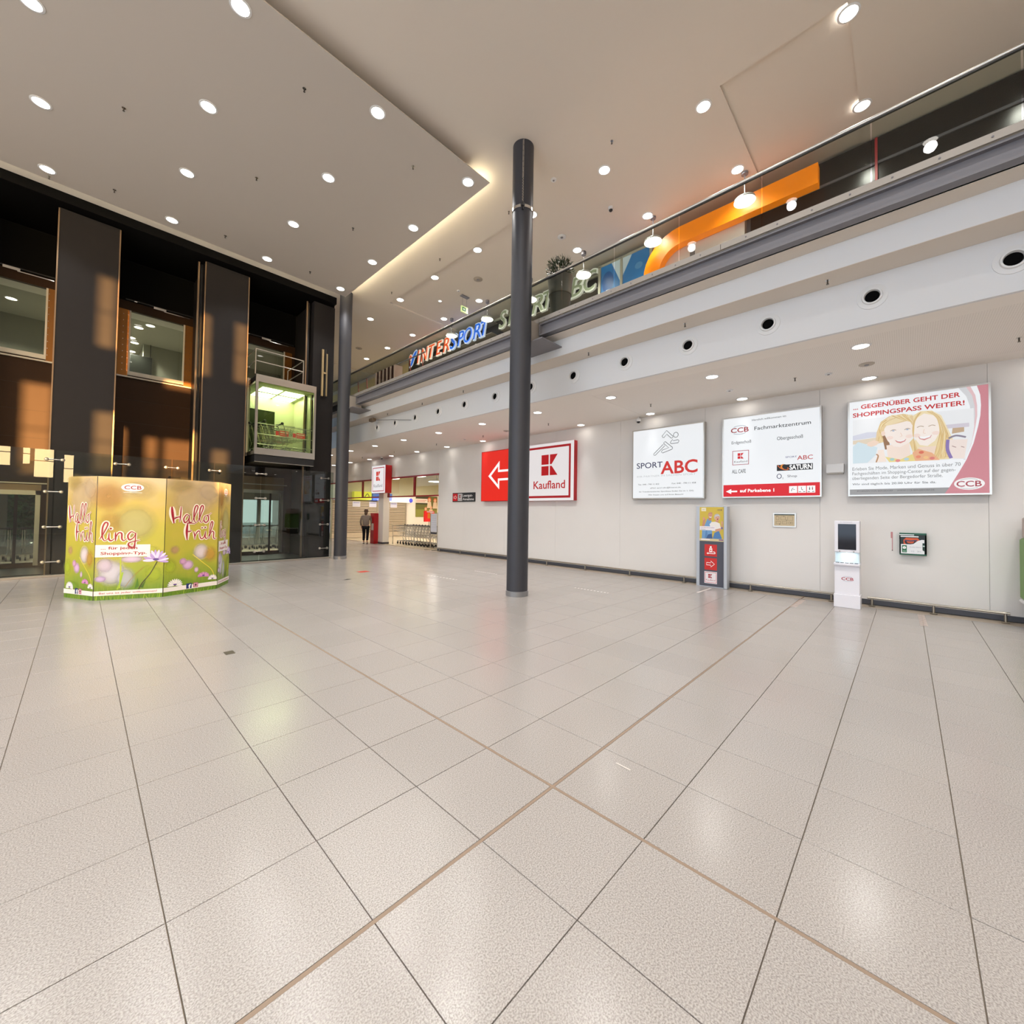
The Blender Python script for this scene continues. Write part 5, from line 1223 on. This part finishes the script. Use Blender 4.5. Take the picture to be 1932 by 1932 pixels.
for y in (21.99, 24.2): MB(M_DKRED).box((10.87, y-.05, 2.46), (10.95, y+.05, 3.335)).build('mullion', t)
for a, b_ in ((19.97, 21.94), (22.04, 24.15), (24.25, 27)): MB(G_WIN).box((10.9, a, 2.46), (10.912, b_, 3.335)).build('pane', t)
M_SLAT = mat('shutter_slat', 'dccdb6', .35, .3); M_GAP = mat('shutter_gap', '2c2018', .7)
def shutter(xa, xb, label):
    t = thing('roller_shutter', label, 'shutter', ((xa+xb)/2, 24.9, 0))
    MB(M_GAP).box((xa, 24.96, .02), (xb, 25.0, 2.35)).build('grille_back', t)
    for k in range(27):
        MB(M_SLAT).box((xa, 24.9, .02+k*.086), (xb, 24.93, .02+k*.086+(.052 if k > 2 else .08))).build('slat', t)
    for xx in (xa, xb): MB(M_INOX).box((xx-.04, 24.88, 0), (xx+.04, 24.97, 2.4)).build('guide', t)
    return t
shutter(10.4, 13.4, 'wide beige roller shutter left of the entrance pier'); shutter(13.6, 15.5, 'narrow beige roller shutter right of the entrance pier')
for (x, lb) in ((11.9, 'white notice on the wide roller shutter, its upper left part'), (13.0, 'pale notice on the wide roller shutter, its upper right part'), (14.5, 'pale blue notice on the narrow roller shutter')):
    t = thing('notice', lb, 'notice', (x, 24.88, 2.0)); b = MB(); b.M = frontframe(x-.2, 24.895, 1.95); b.rect(0, 0, .5, .34, 0, pr('dcdcf0')); b.rect(.05, .22, .45, .28, .002, pr('a9a9d8')); b.build('sheet', t)
def boxsign(x0, x1, z0, z1, c_, label, extra=None):
    t = thing('shop_sign', label, 'sign', ((x0+x1)/2, 24.8, z0)); MB(mat('sign_'+c_, c_, .4, glow=.55)).box((x0, 24.7, z0), (x1, 24.98, z1)).build('box', t)
    if extra:
        b = MB(); b.M = frontframe(x0, 24.698, z0); extra(b, x1-x0, z1-z0); b.build('emblem', t)
    return t
boxsign(11.7, 12.85, 2.42, 2.9, 'e6e83c', 'lemon yellow shop sign above the wide roller shutter', lambda b, w_, h_: b.stroke([(w_*.6, h_*.3), (w_*.75, h_*.75), (w_*.85, h_*.35), (w_*.7, h_*.25)], .05, .0, pr('4a5a20')))
boxsign(12.95, 14.3, 2.38, 2.85, '4a6fd0', 'blue shop sign with a white script behind the entrance pier', lambda b, w_, h_: (b.stroke([(w_*.3, h_*.3), (w_*.45, h_*.8), (w_*.55, h_*.4), (w_*.7, h_*.75)], .08, .0, pr('f0e8f4', .5)), b.rect(w_*.2, h_*.1, w_*.75, h_*.2, .0, pr('f0e8f4', .5))))
boxsign(14.1, 15.7, 2.3, 2.62, 'fbf6ee', 'white lit shop sign with a blue ball above the narrow roller shutter', None)
MB(mat('blue_ball', '4a52e0', .3, glow=.3)).ball((15.75, 24.75, 2.45), .16, 14).build('ball', bpy.data.objects['shop_sign.002'], smooth=True)
t = thing('family_poster', 'family picnic poster on the shop wall above the trolley row', 'poster', (17.2, 25.04, 1.3))
F = frontframe(16.35, 25.03, 1.32); b = MB(); b.M = F
b.rect(0, 0, 1.85, 1.5, 0, pr('6b6a34')); b.rect(0, .0, 1.85, .55, .001, pr('8a8a3e')); b.rect(0, .9, 1.1, 1.5, .001, pr('3c3a22')); b.rect(0, 1.0, 1.0, 1.3, .003, pr('ece0d0')); b.rect(.05, 1.17, .9, 1.2, .004, pr('c9605a')); b.rect(.05, 1.08, .8, 1.11, .004, pr('c9605a'))
for (x, y, s_, c_) in ((1.15, 1.25, .16, 'c9542a'), (1.65, 1.22, .15, 'd0602f'), (.85, .6, .13, 'b5743f'), (1.3, .7, .13, 'a06a44')):
    b.ell(x, y, s_, s_*1.1, .004, pr(c_), 14); b.ell(x, y-.03, s_*.7, s_*.8, .005, pr('e8b895'), 14); b.poly([(x-.2, y-.6), (x-.14, y-.15), (x+.14, y-.15), (x+.2, y-.6)], .0045, pr('e6cdb0' if c_ != 'b5743f' else 'd98f4a'))
b.build('sheet', t)
t = thing('price_stand', 'small red and orange notice box over the trolley row', 'sign', (14.6, 21, 1.2))
MB(mat('stand_red', 'cc1418', .4, glow=.1)).box((14.3, 20.9, 1.1), (15.0, 21.0, 1.75)).build('box', t); b = MB(); b.M = frontframe(14.5, 20.898, 1.2); b.rect(0, .1, .36, .42, 0, pr('f0881e', .4)); b.rect(-.05, .46, .45, .53, 0, pr('f4c9c0', .3)); b.build('label', t); MB(M_INOX).cyl((14.65, 20.95, 0), (14.65, 20.95, 1.1), .025, 8).build('post', t)
t = thing('trolley_barrier', 'low steel tube barrier in front of the trolley row', 'barrier', (11.3, 17.5, 0))
MB(M_INOX).tube([(11.3, 19.35, 0), (11.3, 19.35, .98), (11.3, 16.0, .98), (11.3, 16.0, 0)], .022, 8).build('frame', t, smooth=True)
for z in (.45, .7): MB(M_INOX).cyl((11.3, 19.35, z), (11.3, 16.0, z), .014, 8).build('cross_bar', t)
MB(M_INOX).cyl((11.3, 17.4, 0), (11.3, 17.4, .98), .02, 8).build('post', t)
t = thing('notice_stand', 'grey framed notice stand at the wall end by the trolleys', 'stand', (11.0, 15.35, 0))
MB(M_INOX).tube([(11.0, 15.6, .06), (11.0, 15.6, 1.66), (11.0, 15.06, 1.66), (11.0, 15.06, .06)], .022, 8).build('frame', t, smooth=True)
b = MB(); b.M = wallframe(10.985, 15.56, .8); b.rect(0, 0, .46, .82, 0, pr('d3d5e0'));
for k in range(6): b.rect(.05, .72-.1*k, .41, .728-.1*k, .002, pr('a8a8b8'))
b.rect(0, -.1, .46, -.01, 0, pr('4d4d55')); b.build('sheet', t); MB(M_INOX).box((10.7, 15.56, 0), (11.3, 15.64, .03)).box((10.7, 15.02, 0), (11.3, 15.1, .03)).build('foot', t)
t = thing('red_stand', 'tall red panel stand beside the walking person', 'stand', (10.65, 20.05, 0)); MB(M_RED).box((10.55, 19.95, .0), (10.79, 20.35, 1.58), bev=.01).build('panel', t); b = MB(); b.M = wallframe(10.549, 20.3, .6); b.rect(.05, .1, .3, .45, 0, pr('e6d9d2')); b.build('leaflet', t)
# big round lamps in the shop
for k, (x, y, r) in enumerate(((13.2, 17.5, .55), (13.2, 20.2, .55), (15.6, 17.6, .55), (15.6, 20.4, .55), (13.2, 23, .55), (16.5, 22.8, .55), (11.9, 16.2, .2))):
    t = thing('disc_lamp', 'round disc lamp hanging in the supermarket entrance, %s' % ('front left', 'second on the left', 'front right', 'second on the right', 'third on the left', 'third on the right', 'small one by the wall end')[k], 'lamp', (x, y, 3.7), 'disc lamps in the supermarket')
    MB(M_WHITEM).cyl((x, y, 3.72), (x, y, 3.8), r, 28).build('housing', t); b = MB(lamp_mat('disc_lens', 'fff7ec', 24)); b.M = frame((x, y, 3.718), (1, 0, 0), (0, -1, 0)); b.ell(0, 0, r*.96, r*.96, 0, n=28); b.build('lens', t); MB(M_DARK).cyl((x, y, 3.8), (x, y, 4.2), .01, 6).build('cord', t)
# pink advert screen in the far passage
t = thing('advert_screen', 'pink and lilac advert screen in the far passage by the plain column', 'screen', (10.85, 26.1, .3))
MB(M_DARK).box((10.86, 25.5, .25), (10.95, 26.75, 1.85)).box((10.84, 25.7, 0), (10.97, 26.55, .25)).build('case', t); b = MB(); b.M = wallframe(10.855, 26.7, .3); b.rect(0, 0, 1.15, 1.45, 0, pr('c9c4f4', .7)); b.rect(0, .7, 1.15, 1.45, .002, pr('e8b4dc', .7)); b.ring(.6, .9, .3, .26, .07, .004, pr('5a4a86', .2)); b.ell(.6, .88, .2, .2, .004, pr('f0d0d8', .6)); b.build('picture', t)
t = thing('exit_sign', 'small red and white sign in the far passage left of the plain column', 'sign', (9.6, 27, 3.9)); MB(M_DKRED).box((9.35, 27, 3.55), (9.75, 27.08, 4.1)).box((9.53, 27.02, 4.1), (9.57, 27.06, ZC)).build('box', t); b = MB(); b.M = frontframe(9.4, 26.998, 3.6); b.rect(0, 0, .24, .42, 0, pr('f6f2f2', .6)); k_logo(b, .06, .12, .18, .32, .002, pr('d4141f')); b.build('face', t)

# ================================================================== UPPER SHOPFRONT
XS = 11.25
t = thing('shopfront', 'dark shopfront band behind the glowing letters on the gallery', 'shopfront', (XS, 12, 5.88))
MB(mat('dark_shopfront', '2a2826', .4)).box((XS, 6.86, 5.9), (XS+.19, 18.1, 9.3)).build('dark_panel', t)
MB(mat('pale_ledge', 'b9b7a6', .5)).box((XS-.1, 6.86, 8.56), (XS, 18.1, 8.62)).box((XS-.06, 6.86, 9.3), (XS+.19, 18.1, 9.38)).build('ledge', t)
for y in (18.0, 16.2, 14.4, 12.6, 10.8, 9.0, 7.2): MB(M_STEEL).box((XS-.02, y-.03, 5.9), (XS, y+.03, 8.56)).build('mullion', t)
struct(MB(M_CEIL).box((XS+.2, -8, 5.88), (XS+.4, 32, ZU+.1)), 'wall_gallery')
struct(MB(M_FARU).box((XS, 18.12, 5.88), (XS+.19, 32, 9.2)), 'wall_gallery_end')
t = thing('poster_window', 'tall window with blue posters right of the pale green letters', 'window', (XS-.3, 6, 5.9))
for k, (a, b_) in enumerate(((6.78, 6.12), (6.04, 5.2))):
    F = wallframe(10.93, a, 5.9); w_ = a-b_
    b = MB(); b.M = F; b.rect(0, 0, w_, 3.42, 0, mat('poster_blue', '2f7fc4', .3, glow=.18))
    if k == 0: b.ell(w_*.35, 2.9, .2, .32, .002, mat('poster_deep_blue', '0b5aa8', .3, glow=.12)); b.poly([(w_*.55, 3.42), (w_, 3.42), (w_, 2.75)], .003, mat('poster_pale', 'cfe0ea', .3, glow=.25))
    else: b.poly([(0, 3.42), (w_*.35, 3.42), (0, 2.9)], .003, mat('poster_pale', 'cfe0ea', .3, glow=.25)); b.ell(w_*.6, 3.0, .12, .1, .003, mat('poster_mid', '5f9fd8', .3, glow=.15))
    b.build('poster', t)
fr = MB(mat('pale_window_frame', 'c9c6b4', .4))
for y in (6.83, 6.08, 5.16): fr.box((10.9, y-.04, 5.9), (11.0, y+.04, 9.36))
fr.box((10.9, 5.12, 9.32), (11.0, 6.87, 9.38)); fr.build('frame', t)
# orange portal
t = thing('orange_portal', 'glossy orange rounded portal frame on the gallery', 'portal', (10.5, 3.5, 5.9))
def portal(xa, xb):
    o_ = [(5.18, 5.9)]; R_ = 1.0
    zt, zb = 9.17, 8.73
    for k in range(9): a = math.pi/2*k/8; o_.append((5.18-R_+R_*math.cos(a), zt-R_+R_*math.sin(a)))
    o_.append((1.3, zt)); o_.append((1.3, zb)); r_i = .56
    for k in range(9): a = math.pi/2*(1-k/8); o_.append((4.74-r_i+r_i*math.cos(a), zb-r_i+r_i*math.sin(a)))
    o_.append((4.74, 5.9)); return o_
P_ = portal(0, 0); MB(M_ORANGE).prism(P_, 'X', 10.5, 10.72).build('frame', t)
t = thing('shop_wall_panel', 'white shop wall with dark glazing behind the orange portal', 'shopfront', (XS, 3, 5.9))
MB(M_WALL).box((10.76, 2.75, 5.9), (10.81, 5.1, 9.0)).build('white_panel', t)
MB(mat('dark_glazing', '2b2623', .2)).box((11.0, -7.9, 5.9), (11.06, 2.7, 9.46)).box((10.74, 3.9, 5.9), (10.76, 4.02, 8.75), M_STEEL).build('dark_glazing', t)
MB(M_STEEL).box((10.97, 2.68, 5.9), (11.02, 2.76, 8.95)).box((10.97, -7.9, 8.9), (11.0, 2.7, 8.95)).build('frame', t)
MB(mat('red_stripe', 'b02a30', .4, glow=.1)).box((10.9, .38, 5.9), (10.95, .42, 9.4)).build('red_post', t)
# pendants
def pendant(x, y, label, z=8.83):
    t = thing('pendant_lamp', label, 'lamp', (x, y, z), 'pendants on the gallery')
    MB(M_STEEL).cyl((x, y, z+.06), (x, y, ZU+.049), .012, 6).cyl((x, y, ZU-.05), (x, y, ZU+.049), .07, 14).build('stem', t)
    MB(M_WHITEM).lathe((x, y, z), [(.05, .12), (.21, .06), (.22, .0)], 24).build('shade', t, smooth=True)
    b = MB(lamp_mat('pendant_lens', 'fff6e8', 9)); b.M = frame((x, y, z+.004), (1, 0, 0), (0, -1, 0)); b.ell(0, 0, .215, .215, 0, n=24); b.build('lens', t)
    return t
pp = None
for k, (x, y) in enumerate(((10.2, 2.606), (10.15, 4.747), (10.2, 6.933), (10.2, 9.05), (10.2, 11.16), (10.2, 13.28))):
    lb = 'white pendant lamp on the gallery, %s from the right' % ORD[k]
    pp = pendant(x, y, lb) if pp is None else (dup(pp, (x, y, 8.83), lb), pp)[1]
# potted plant at the railing
t = thing('potted_plant', 'round bushy plant in a tall grey pot behind the gallery railing', 'plant', (7.1, 5.43, 5.88))
MB(mat('pot_grey', '55504c', .45)).lathe((7.1, 5.43, 5.88), [(.0005, 0), (.19, 0), (.235, .55), (.25, .56), (.25, .6), (.245, .62), (.275, .95), (.255, .95), (.24, .9), (.0005, .9)], 28).build('pot', t, smooth=True)
lf = MB(mat('leaf_dark', '2e3d1e', .45, noise=.35, nscale=20)); rg = random.Random(9)
for k in range(1300):
    d_ = Vector((rg.gauss(0, 1), rg.gauss(0, 1), rg.gauss(0, 1))).normalized(); q = rg.uniform(.55, 1.0)
    p = Vector((7.1, 5.43, 7.02))+Vector((d_.x*.31*q, d_.y*.31*q, d_.z*.3*q)); a = (d_+Vector((rg.uniform(-.7, .7), rg.uniform(-.7, .7), rg.uniform(-.3, .9)))).normalized()*rg.uniform(.035, .06); b_ = a.orthogonal().normalized()*.018
    lf.add([p-a, p-a*.1+b_, p+a, p-a*.1-b_], [(0, 1, 2, 3)])
lf.build('foliage', t, kind='stuff'); tw = MB(mat('twig', '4a3a26', .8))
for k in range(14): a = k*2.399; tw.tube([(7.1, 5.43, 6.7), (7.1+.1*math.cos(a), 5.43+.1*math.sin(a), 6.95), (7.1+.22*math.cos(a), 5.43+.22*math.sin(a), 7.1+.1*math.sin(k))], .006, 4)
tw.build('stem', t)
# exit sign hanging over the gallery
t = thing('escape_sign', 'hanging green and white escape sign over the gallery', 'sign', (9.56, 11.6, 9.13))
EX = 9.3
MB(mat('sign_lit', 'd4e8a4', .4, glow=.45)).box((EX, 11.55, 8.95), (EX+.3, 11.6, 9.17)).build('box', t); b = MB(); b.M = frontframe(EX, 11.548, 8.95); b.rect(.03, .04, .2, .18, 0, pr('2f9a4e', .3)); b.rect(.07, .08, .15, .14, .002, pr('e8f4d8', .6)); b.rect(.22, .03, .28, .19, 0, pr('f0f4d8', .5)); b.build('pictogram', t)
for xx in (EX+.06, EX+.24): MB(M_STEEL).cyl((xx, 11.57, 9.17), (xx, 11.57, ZU+.04), .004, 5).build('wire', t)
MB(M_STEEL).box((EX-.02, 11.5, ZU+.02), (EX+.32, 11.64, ZU+.05)).build('rose', t)
# clothes rail and shelves on the far gallery
t = thing('clothes_rack', 'rack of dark and pale garments behind the far gallery railing', 'rack', (7.4, 13.6, 5.88))
MB(M_RED).box((7.3, 10.9, 5.9), (7.36, 15.2, 5.98)).build('base_rail', t); MB(M_STEEL).cyl((7.35, 10.9, 6.72), (7.35, 17, 6.72), .02, 8).build('hanging_rail', t)
for k in range(11):
    y = 12.45+.125*k; MB(mat('garment_dark', '3a2420', .8) if k % 2 else mat('garment_pale', 'b39a92', .8)).box((7.2, y, 5.98), (7.5, y+.07, 6.66)).build('garment', t)
for y in (10.95, 11.65, 13.9, 14.6, 15.3, 16.1): MB(mat('rack_red', '8f3a34', .5)).cyl((7.35, y, 5.9), (7.35, y+.12, 6.7), .016, 6).build('upright', t)
# small ceiling things
def sprinkler(x, y, z, label, group):
    t = thing('sprinkler', label, 'sprinkler', (x, y, z), group)
    MB(M_CHROME).cyl((x, y, z), (x, y, z-.008), .03, 12).build('rose', t); MB(mat('sprinkler_grey', '5a544c', .4, .5)).cyl((x, y, z-.008), (x, y, z-.06), .01, 8).cyl((x, y, z-.06), (x, y, z-.066), .018, 10).build('head', t)
    return t
sp = None
def put_sp(x, y, z, lb, g):
    global sp
    if sp is None: sp = sprinkler(x, y, z, lb, g)
    else: dup(sp, (x, y, z), lb, g)
LS = [(9.668, -1.24), (9.66, 1.57), (9.688, 4.558), (9.786, 7.869), (9.86, 10.9), (9.856, 13.686), (9.9, 17), (9.9, 20.1)]
for k, (x, y) in enumerate(LS): put_sp(x, y, ZC, 'sprinkler head in the low ceiling, %s from the right' % ORD[k], 'sprinklers in the low ceiling')
for k, y in enumerate((.99, 3.0, 5.0, 7.0, 9.1, 11.1, 13.2)): put_sp(7.43, y*1.02-.2, 5.168, 'sprinkler head under the fascia step, %s from the right' % ORD[k], 'sprinklers under the fascia')
for k, (x, y) in enumerate(((.355, 13.491), (-.692, 14.05), (2.548, 13.481), (4.794, 13.524), (4.796, 10.57), (2.551, 10.583), (.36, 10.58), (4.79, 7.7), (2.55, 7.7))): put_sp(x, y, ZP, 'sprinkler head in the hanging ceiling panel, %s counted from the lift shaft' % ORD[k], 'sprinklers in the ceiling panel')
for k, (x, y) in enumerate(((7.449, 7.391), (7.442, 10.341), (7.448, 13.199), (7.45, 4.4))): put_sp(x, y, ZU, 'sprinkler head in the high ceiling above the glass railing, %s' % ('right of the chained column', 'left of the chained column', 'nearest the plain column', 'nearest the viewer')[k], 'sprinklers in the high ceiling')
def disc(x, y, z, r, label, m, name='smoke_detector', cat='detector'):
    t = thing(name, label, cat, (x, y, z)); MB(m).lathe((x, y, z), [(r, 0), (r, -.012), (r*.9, -.02), (.0005, -.022)], 24).build('disc', t, smooth=True); MB(M_STEEL).lathe((x, y, z-.021), [(r*.35, 0), (r*.3, -.008), (.0005, -.01)], 14).build('grille', t, smooth=True); return t
M_SPK = mat('speaker_grey', '9a9186', .6)
disc(9.037, 10.372, ZU+.05, .15, 'round grey ceiling speaker right of the hanging escape sign', M_SPK, 'ceiling_speaker', 'speaker'); disc(9.093, 19.086, ZU+.05, .15, 'round grey ceiling speaker high over the far gallery by the plain column', M_SPK, 'ceiling_speaker', 'speaker')
disc(9.05, 11.43, ZU+.05, .06, 'small white smoke detector in the high ceiling beside the escape sign', M_WHITEM); disc(9.217, 7.014, ZU+.05, .12, 'white round detector with dark eyes in the high ceiling right of the chained column', M_WHITEM); disc(7.426, 5.912, ZU, .07, 'small white diamond shaped detector above the chained column', M_WHITEM)
disc(9.6, .494, ZC, .11, 'round flush speaker ring in the low ceiling above the pink-edged board', mat('flush_speaker', 'b8aea2', .7), 'ceiling_speaker', 'speaker'); disc(9.777, 1.056, ZC, .06, 'small white smoke detector in the low ceiling above the directory board', M_WHITEM); disc(9.7, 2.768, ZC, .07, 'white smoke detector in the low ceiling between two downlights', M_WHITEM); disc(9.79, 9.67, ZC, .1, 'round flush speaker above the red light box', mat('flush_speaker', 'b8aea2', .7), 'ceiling_speaker', 'speaker'); disc(9.9, 11.96, ZC, .06, 'small white smoke detector in the low ceiling near the bottle-return sign', M_WHITEM)
# bracket arm at the fascia
t = thing('sensor_arm', 'brown sensor on a thin wire arm at the far end of the fascia', 'sensor', (7.3, 13.9, 4.95)); MB(mat('sensor_brown', '6b5a48', .5)).box((7.25, 14.0, 4.98), (7.4, 14.3, 5.1), bev=.02).build('sensor', t); MB(M_DARK).tube([(7.35, 14.0, 5.02), (7.6, 13.2, 4.96), (7.66, 12.1, 4.8)], .008, 5).build('arm', t)

# ================================================================== THE PERSON
def person(x, y, label):
    t = thing('person', label, 'person', (x, y, 0))
    J = {}
    def skin(name, pts, edges, m, parent, root=0, sub=2):
        me = bpy.data.meshes.new(name); me.from_pydata([p[:3] for p in pts], edges, [])
        o = bpy.data.objects.new(name, me); COL.objects.link(o)
        sk = o.modifiers.new('skin', 'SKIN'); ly = me.skin_vertices[0] if me.skin_vertices else None
        if ly is None:
            bmx = bmesh.new(); bmx.from_mesh(me); bmx.verts.layers.skin.verify(); bmx.to_mesh(me); bmx.free(); ly = me.skin_vertices[0]
        for k, p in enumerate(pts):
            ly.data[k].radius = (p[3], p[4] if len(p) > 4 else p[3]); ly.data[k].use_root = (k == root)
        sb = o.modifiers.new('sub', 'SUBSURF'); sb.levels = sub; sb.render_levels = sub
        dg = bpy.context.evaluated_depsgraph_get(); dg.update(); m2 = bpy.data.meshes.new_from_object(o.evaluated_get(dg)); o.modifiers.clear(); o.data = m2
        m2.materials.clear(); m2.materials.append(m); m2.polygons.foreach_set('use_smooth', [True]*len(m2.polygons))
        o.parent = parent; return o
    SK = mat('skin', 'cf9f86', .6)
    # walking away to the left: facing +Y, one leg forward; continuous body from head to feet with arms and hands
    pts = [(0, 0, .95, .14, .1), (0, .0, 1.15, .13, .09), (0, .01, 1.35, .15, .1), (0, .02, 1.46, .08, .07), (0, .03, 1.53, .05, .05), (0, .05, 1.63, .085, .095), (0, .05, 1.72, .07, .08),
           (-.1, 0, .9, .09), (-.1, .1, .5, .06), (-.1, .02, .1, .04), (-.1, .16, .04, .035, .03),
           (.1, 0, .9, .09), (.1, -.06, .5, .06), (.1, -.2, .12, .04), (.1, -.08, .05, .035, .03),
           (-.18, .02, 1.42, .055), (-.24, -.06, 1.14, .042), (-.22, .04, .88, .03), (-.215, .07, .8, .032, .018),
           (.18, .02, 1.42, .055), (.25, .08, 1.14, .042), (.23, .2, .9, .03), (.225, .25, .83, .032, .018)]
    ed = [(0, 1), (1, 2), (2, 3), (3, 4), (4, 5), (5, 6), (0, 7), (7, 8), (8, 9), (9, 10), (0, 11), (11, 12), (12, 13), (13, 14), (2, 15), (15, 16), (16, 17), (17, 18), (2, 19), (19, 20), (20, 21), (21, 22)]
    for s_, wv in ((-1, 18), (1, 22)):
        bx, by, bz = pts[wv][:3]
        for q, (dx, ln) in enumerate(((-.018, .07), (-.006, .08), (.006, .078), (.018, .062))):
            i = len(pts); pts += [(bx+dx*.4, by+dx, bz-.03, .009), (bx+dx*.3-.004*s_, by+dx*1.1+.012, bz-.03-ln*.55, .008), (bx-.012*s_, by+dx*1.1+.02, bz-.03-ln, .007)]; ed += [(wv, i), (i, i+1), (i+1, i+2)]
        i = len(pts); pts += [(bx-.01*s_, by+.035, bz-.005, .01), (bx-.016*s_, by+.05, bz-.045, .008)]; ed += [(wv-1, i), (i, i+1)]
    body = skin('body', pts, ed, SK, t)
    # face: nose, eyes, mouth, ears
    fc = MB(SK); fc.ball((0, .155, 1.64), .018, 8, sc=(.8, 1.1, 1.4)); fc.ball((-.085, .05, 1.65), .022, 8, sc=(.4, .8, 1.2)); fc.ball((.085, .05, 1.65), .022, 8, sc=(.4, .8, 1.2))
    for s_ in (-.032, .032): fc.ball((s_, .138, 1.672), .011, 8, M_DARK)
    fc.ball((0, .145, 1.595), .02, 8, mat('lips', 'a0605a', .5), sc=(1.2, .4, .35))
    fo = fc.build('face', None, smooth=True); fo.parent = body
    hr = MB(mat('hair_brown', '5b4636', .7)); hr.ball((0, .02, 1.69), .118, 16, sc=(.95, 1.02, .95)); hr.ball((0, -.05, 1.58), .085, 12, sc=(1.0, .6, 1.3)); ho_ = hr.build('hair', None, smooth=True); ho_.parent = t
    jk = [(0, 0, .86, .19, .14), (0, 0, 1.1, .175, .125), (0, .01, 1.34, .185, .125), (0, .02, 1.47, .09, .08), (-.19, .02, 1.41, .075), (-.255, -.06, 1.14, .06), (-.235, .04, .92, .05), (.19, .02, 1.41, .075), (.262, .08, 1.14, .06), (.245, .2, .93, .05)]
    skin('jacket', jk, [(0, 1), (1, 2), (2, 3), (2, 4), (4, 5), (5, 6), (2, 7), (7, 8), (8, 9)], mat('jacket_taupe', '8d8178', .8), t)
    tr = [(0, 0, .93, .16, .12), (-.1, 0, .84, .1), (-.1, .1, .5, .075), (-.1, .02, .14, .058), (.1, 0, .84, .1), (.1, -.06, .5, .075), (.1, -.2, .16, .058)]
    skin('trousers', tr, [(0, 1), (1, 2), (2, 3), (0, 4), (4, 5), (5, 6)], mat('trousers_black', '1d1e24', .8), t)
    for (sx, sy) in ((-.1, .1), (.1, -.13)):
        sh_ = MB(mat('shoe', 'c9b9a6', .6)); sh_.ball((sx, sy, .04), .06, 12, sc=(.75, 2.1, .75)); sh_.box((sx-.042, sy-.12, 0), (sx+.042, sy+.12, .018), M_DARK); so_ = sh_.build('shoe', None, smooth=True); so_.parent = t
    t.rotation_euler = (0, 0, -.6)
    return t
person(10.28, 20.3, 'person in a taupe jacket and black trousers walking at the supermarket entrance')
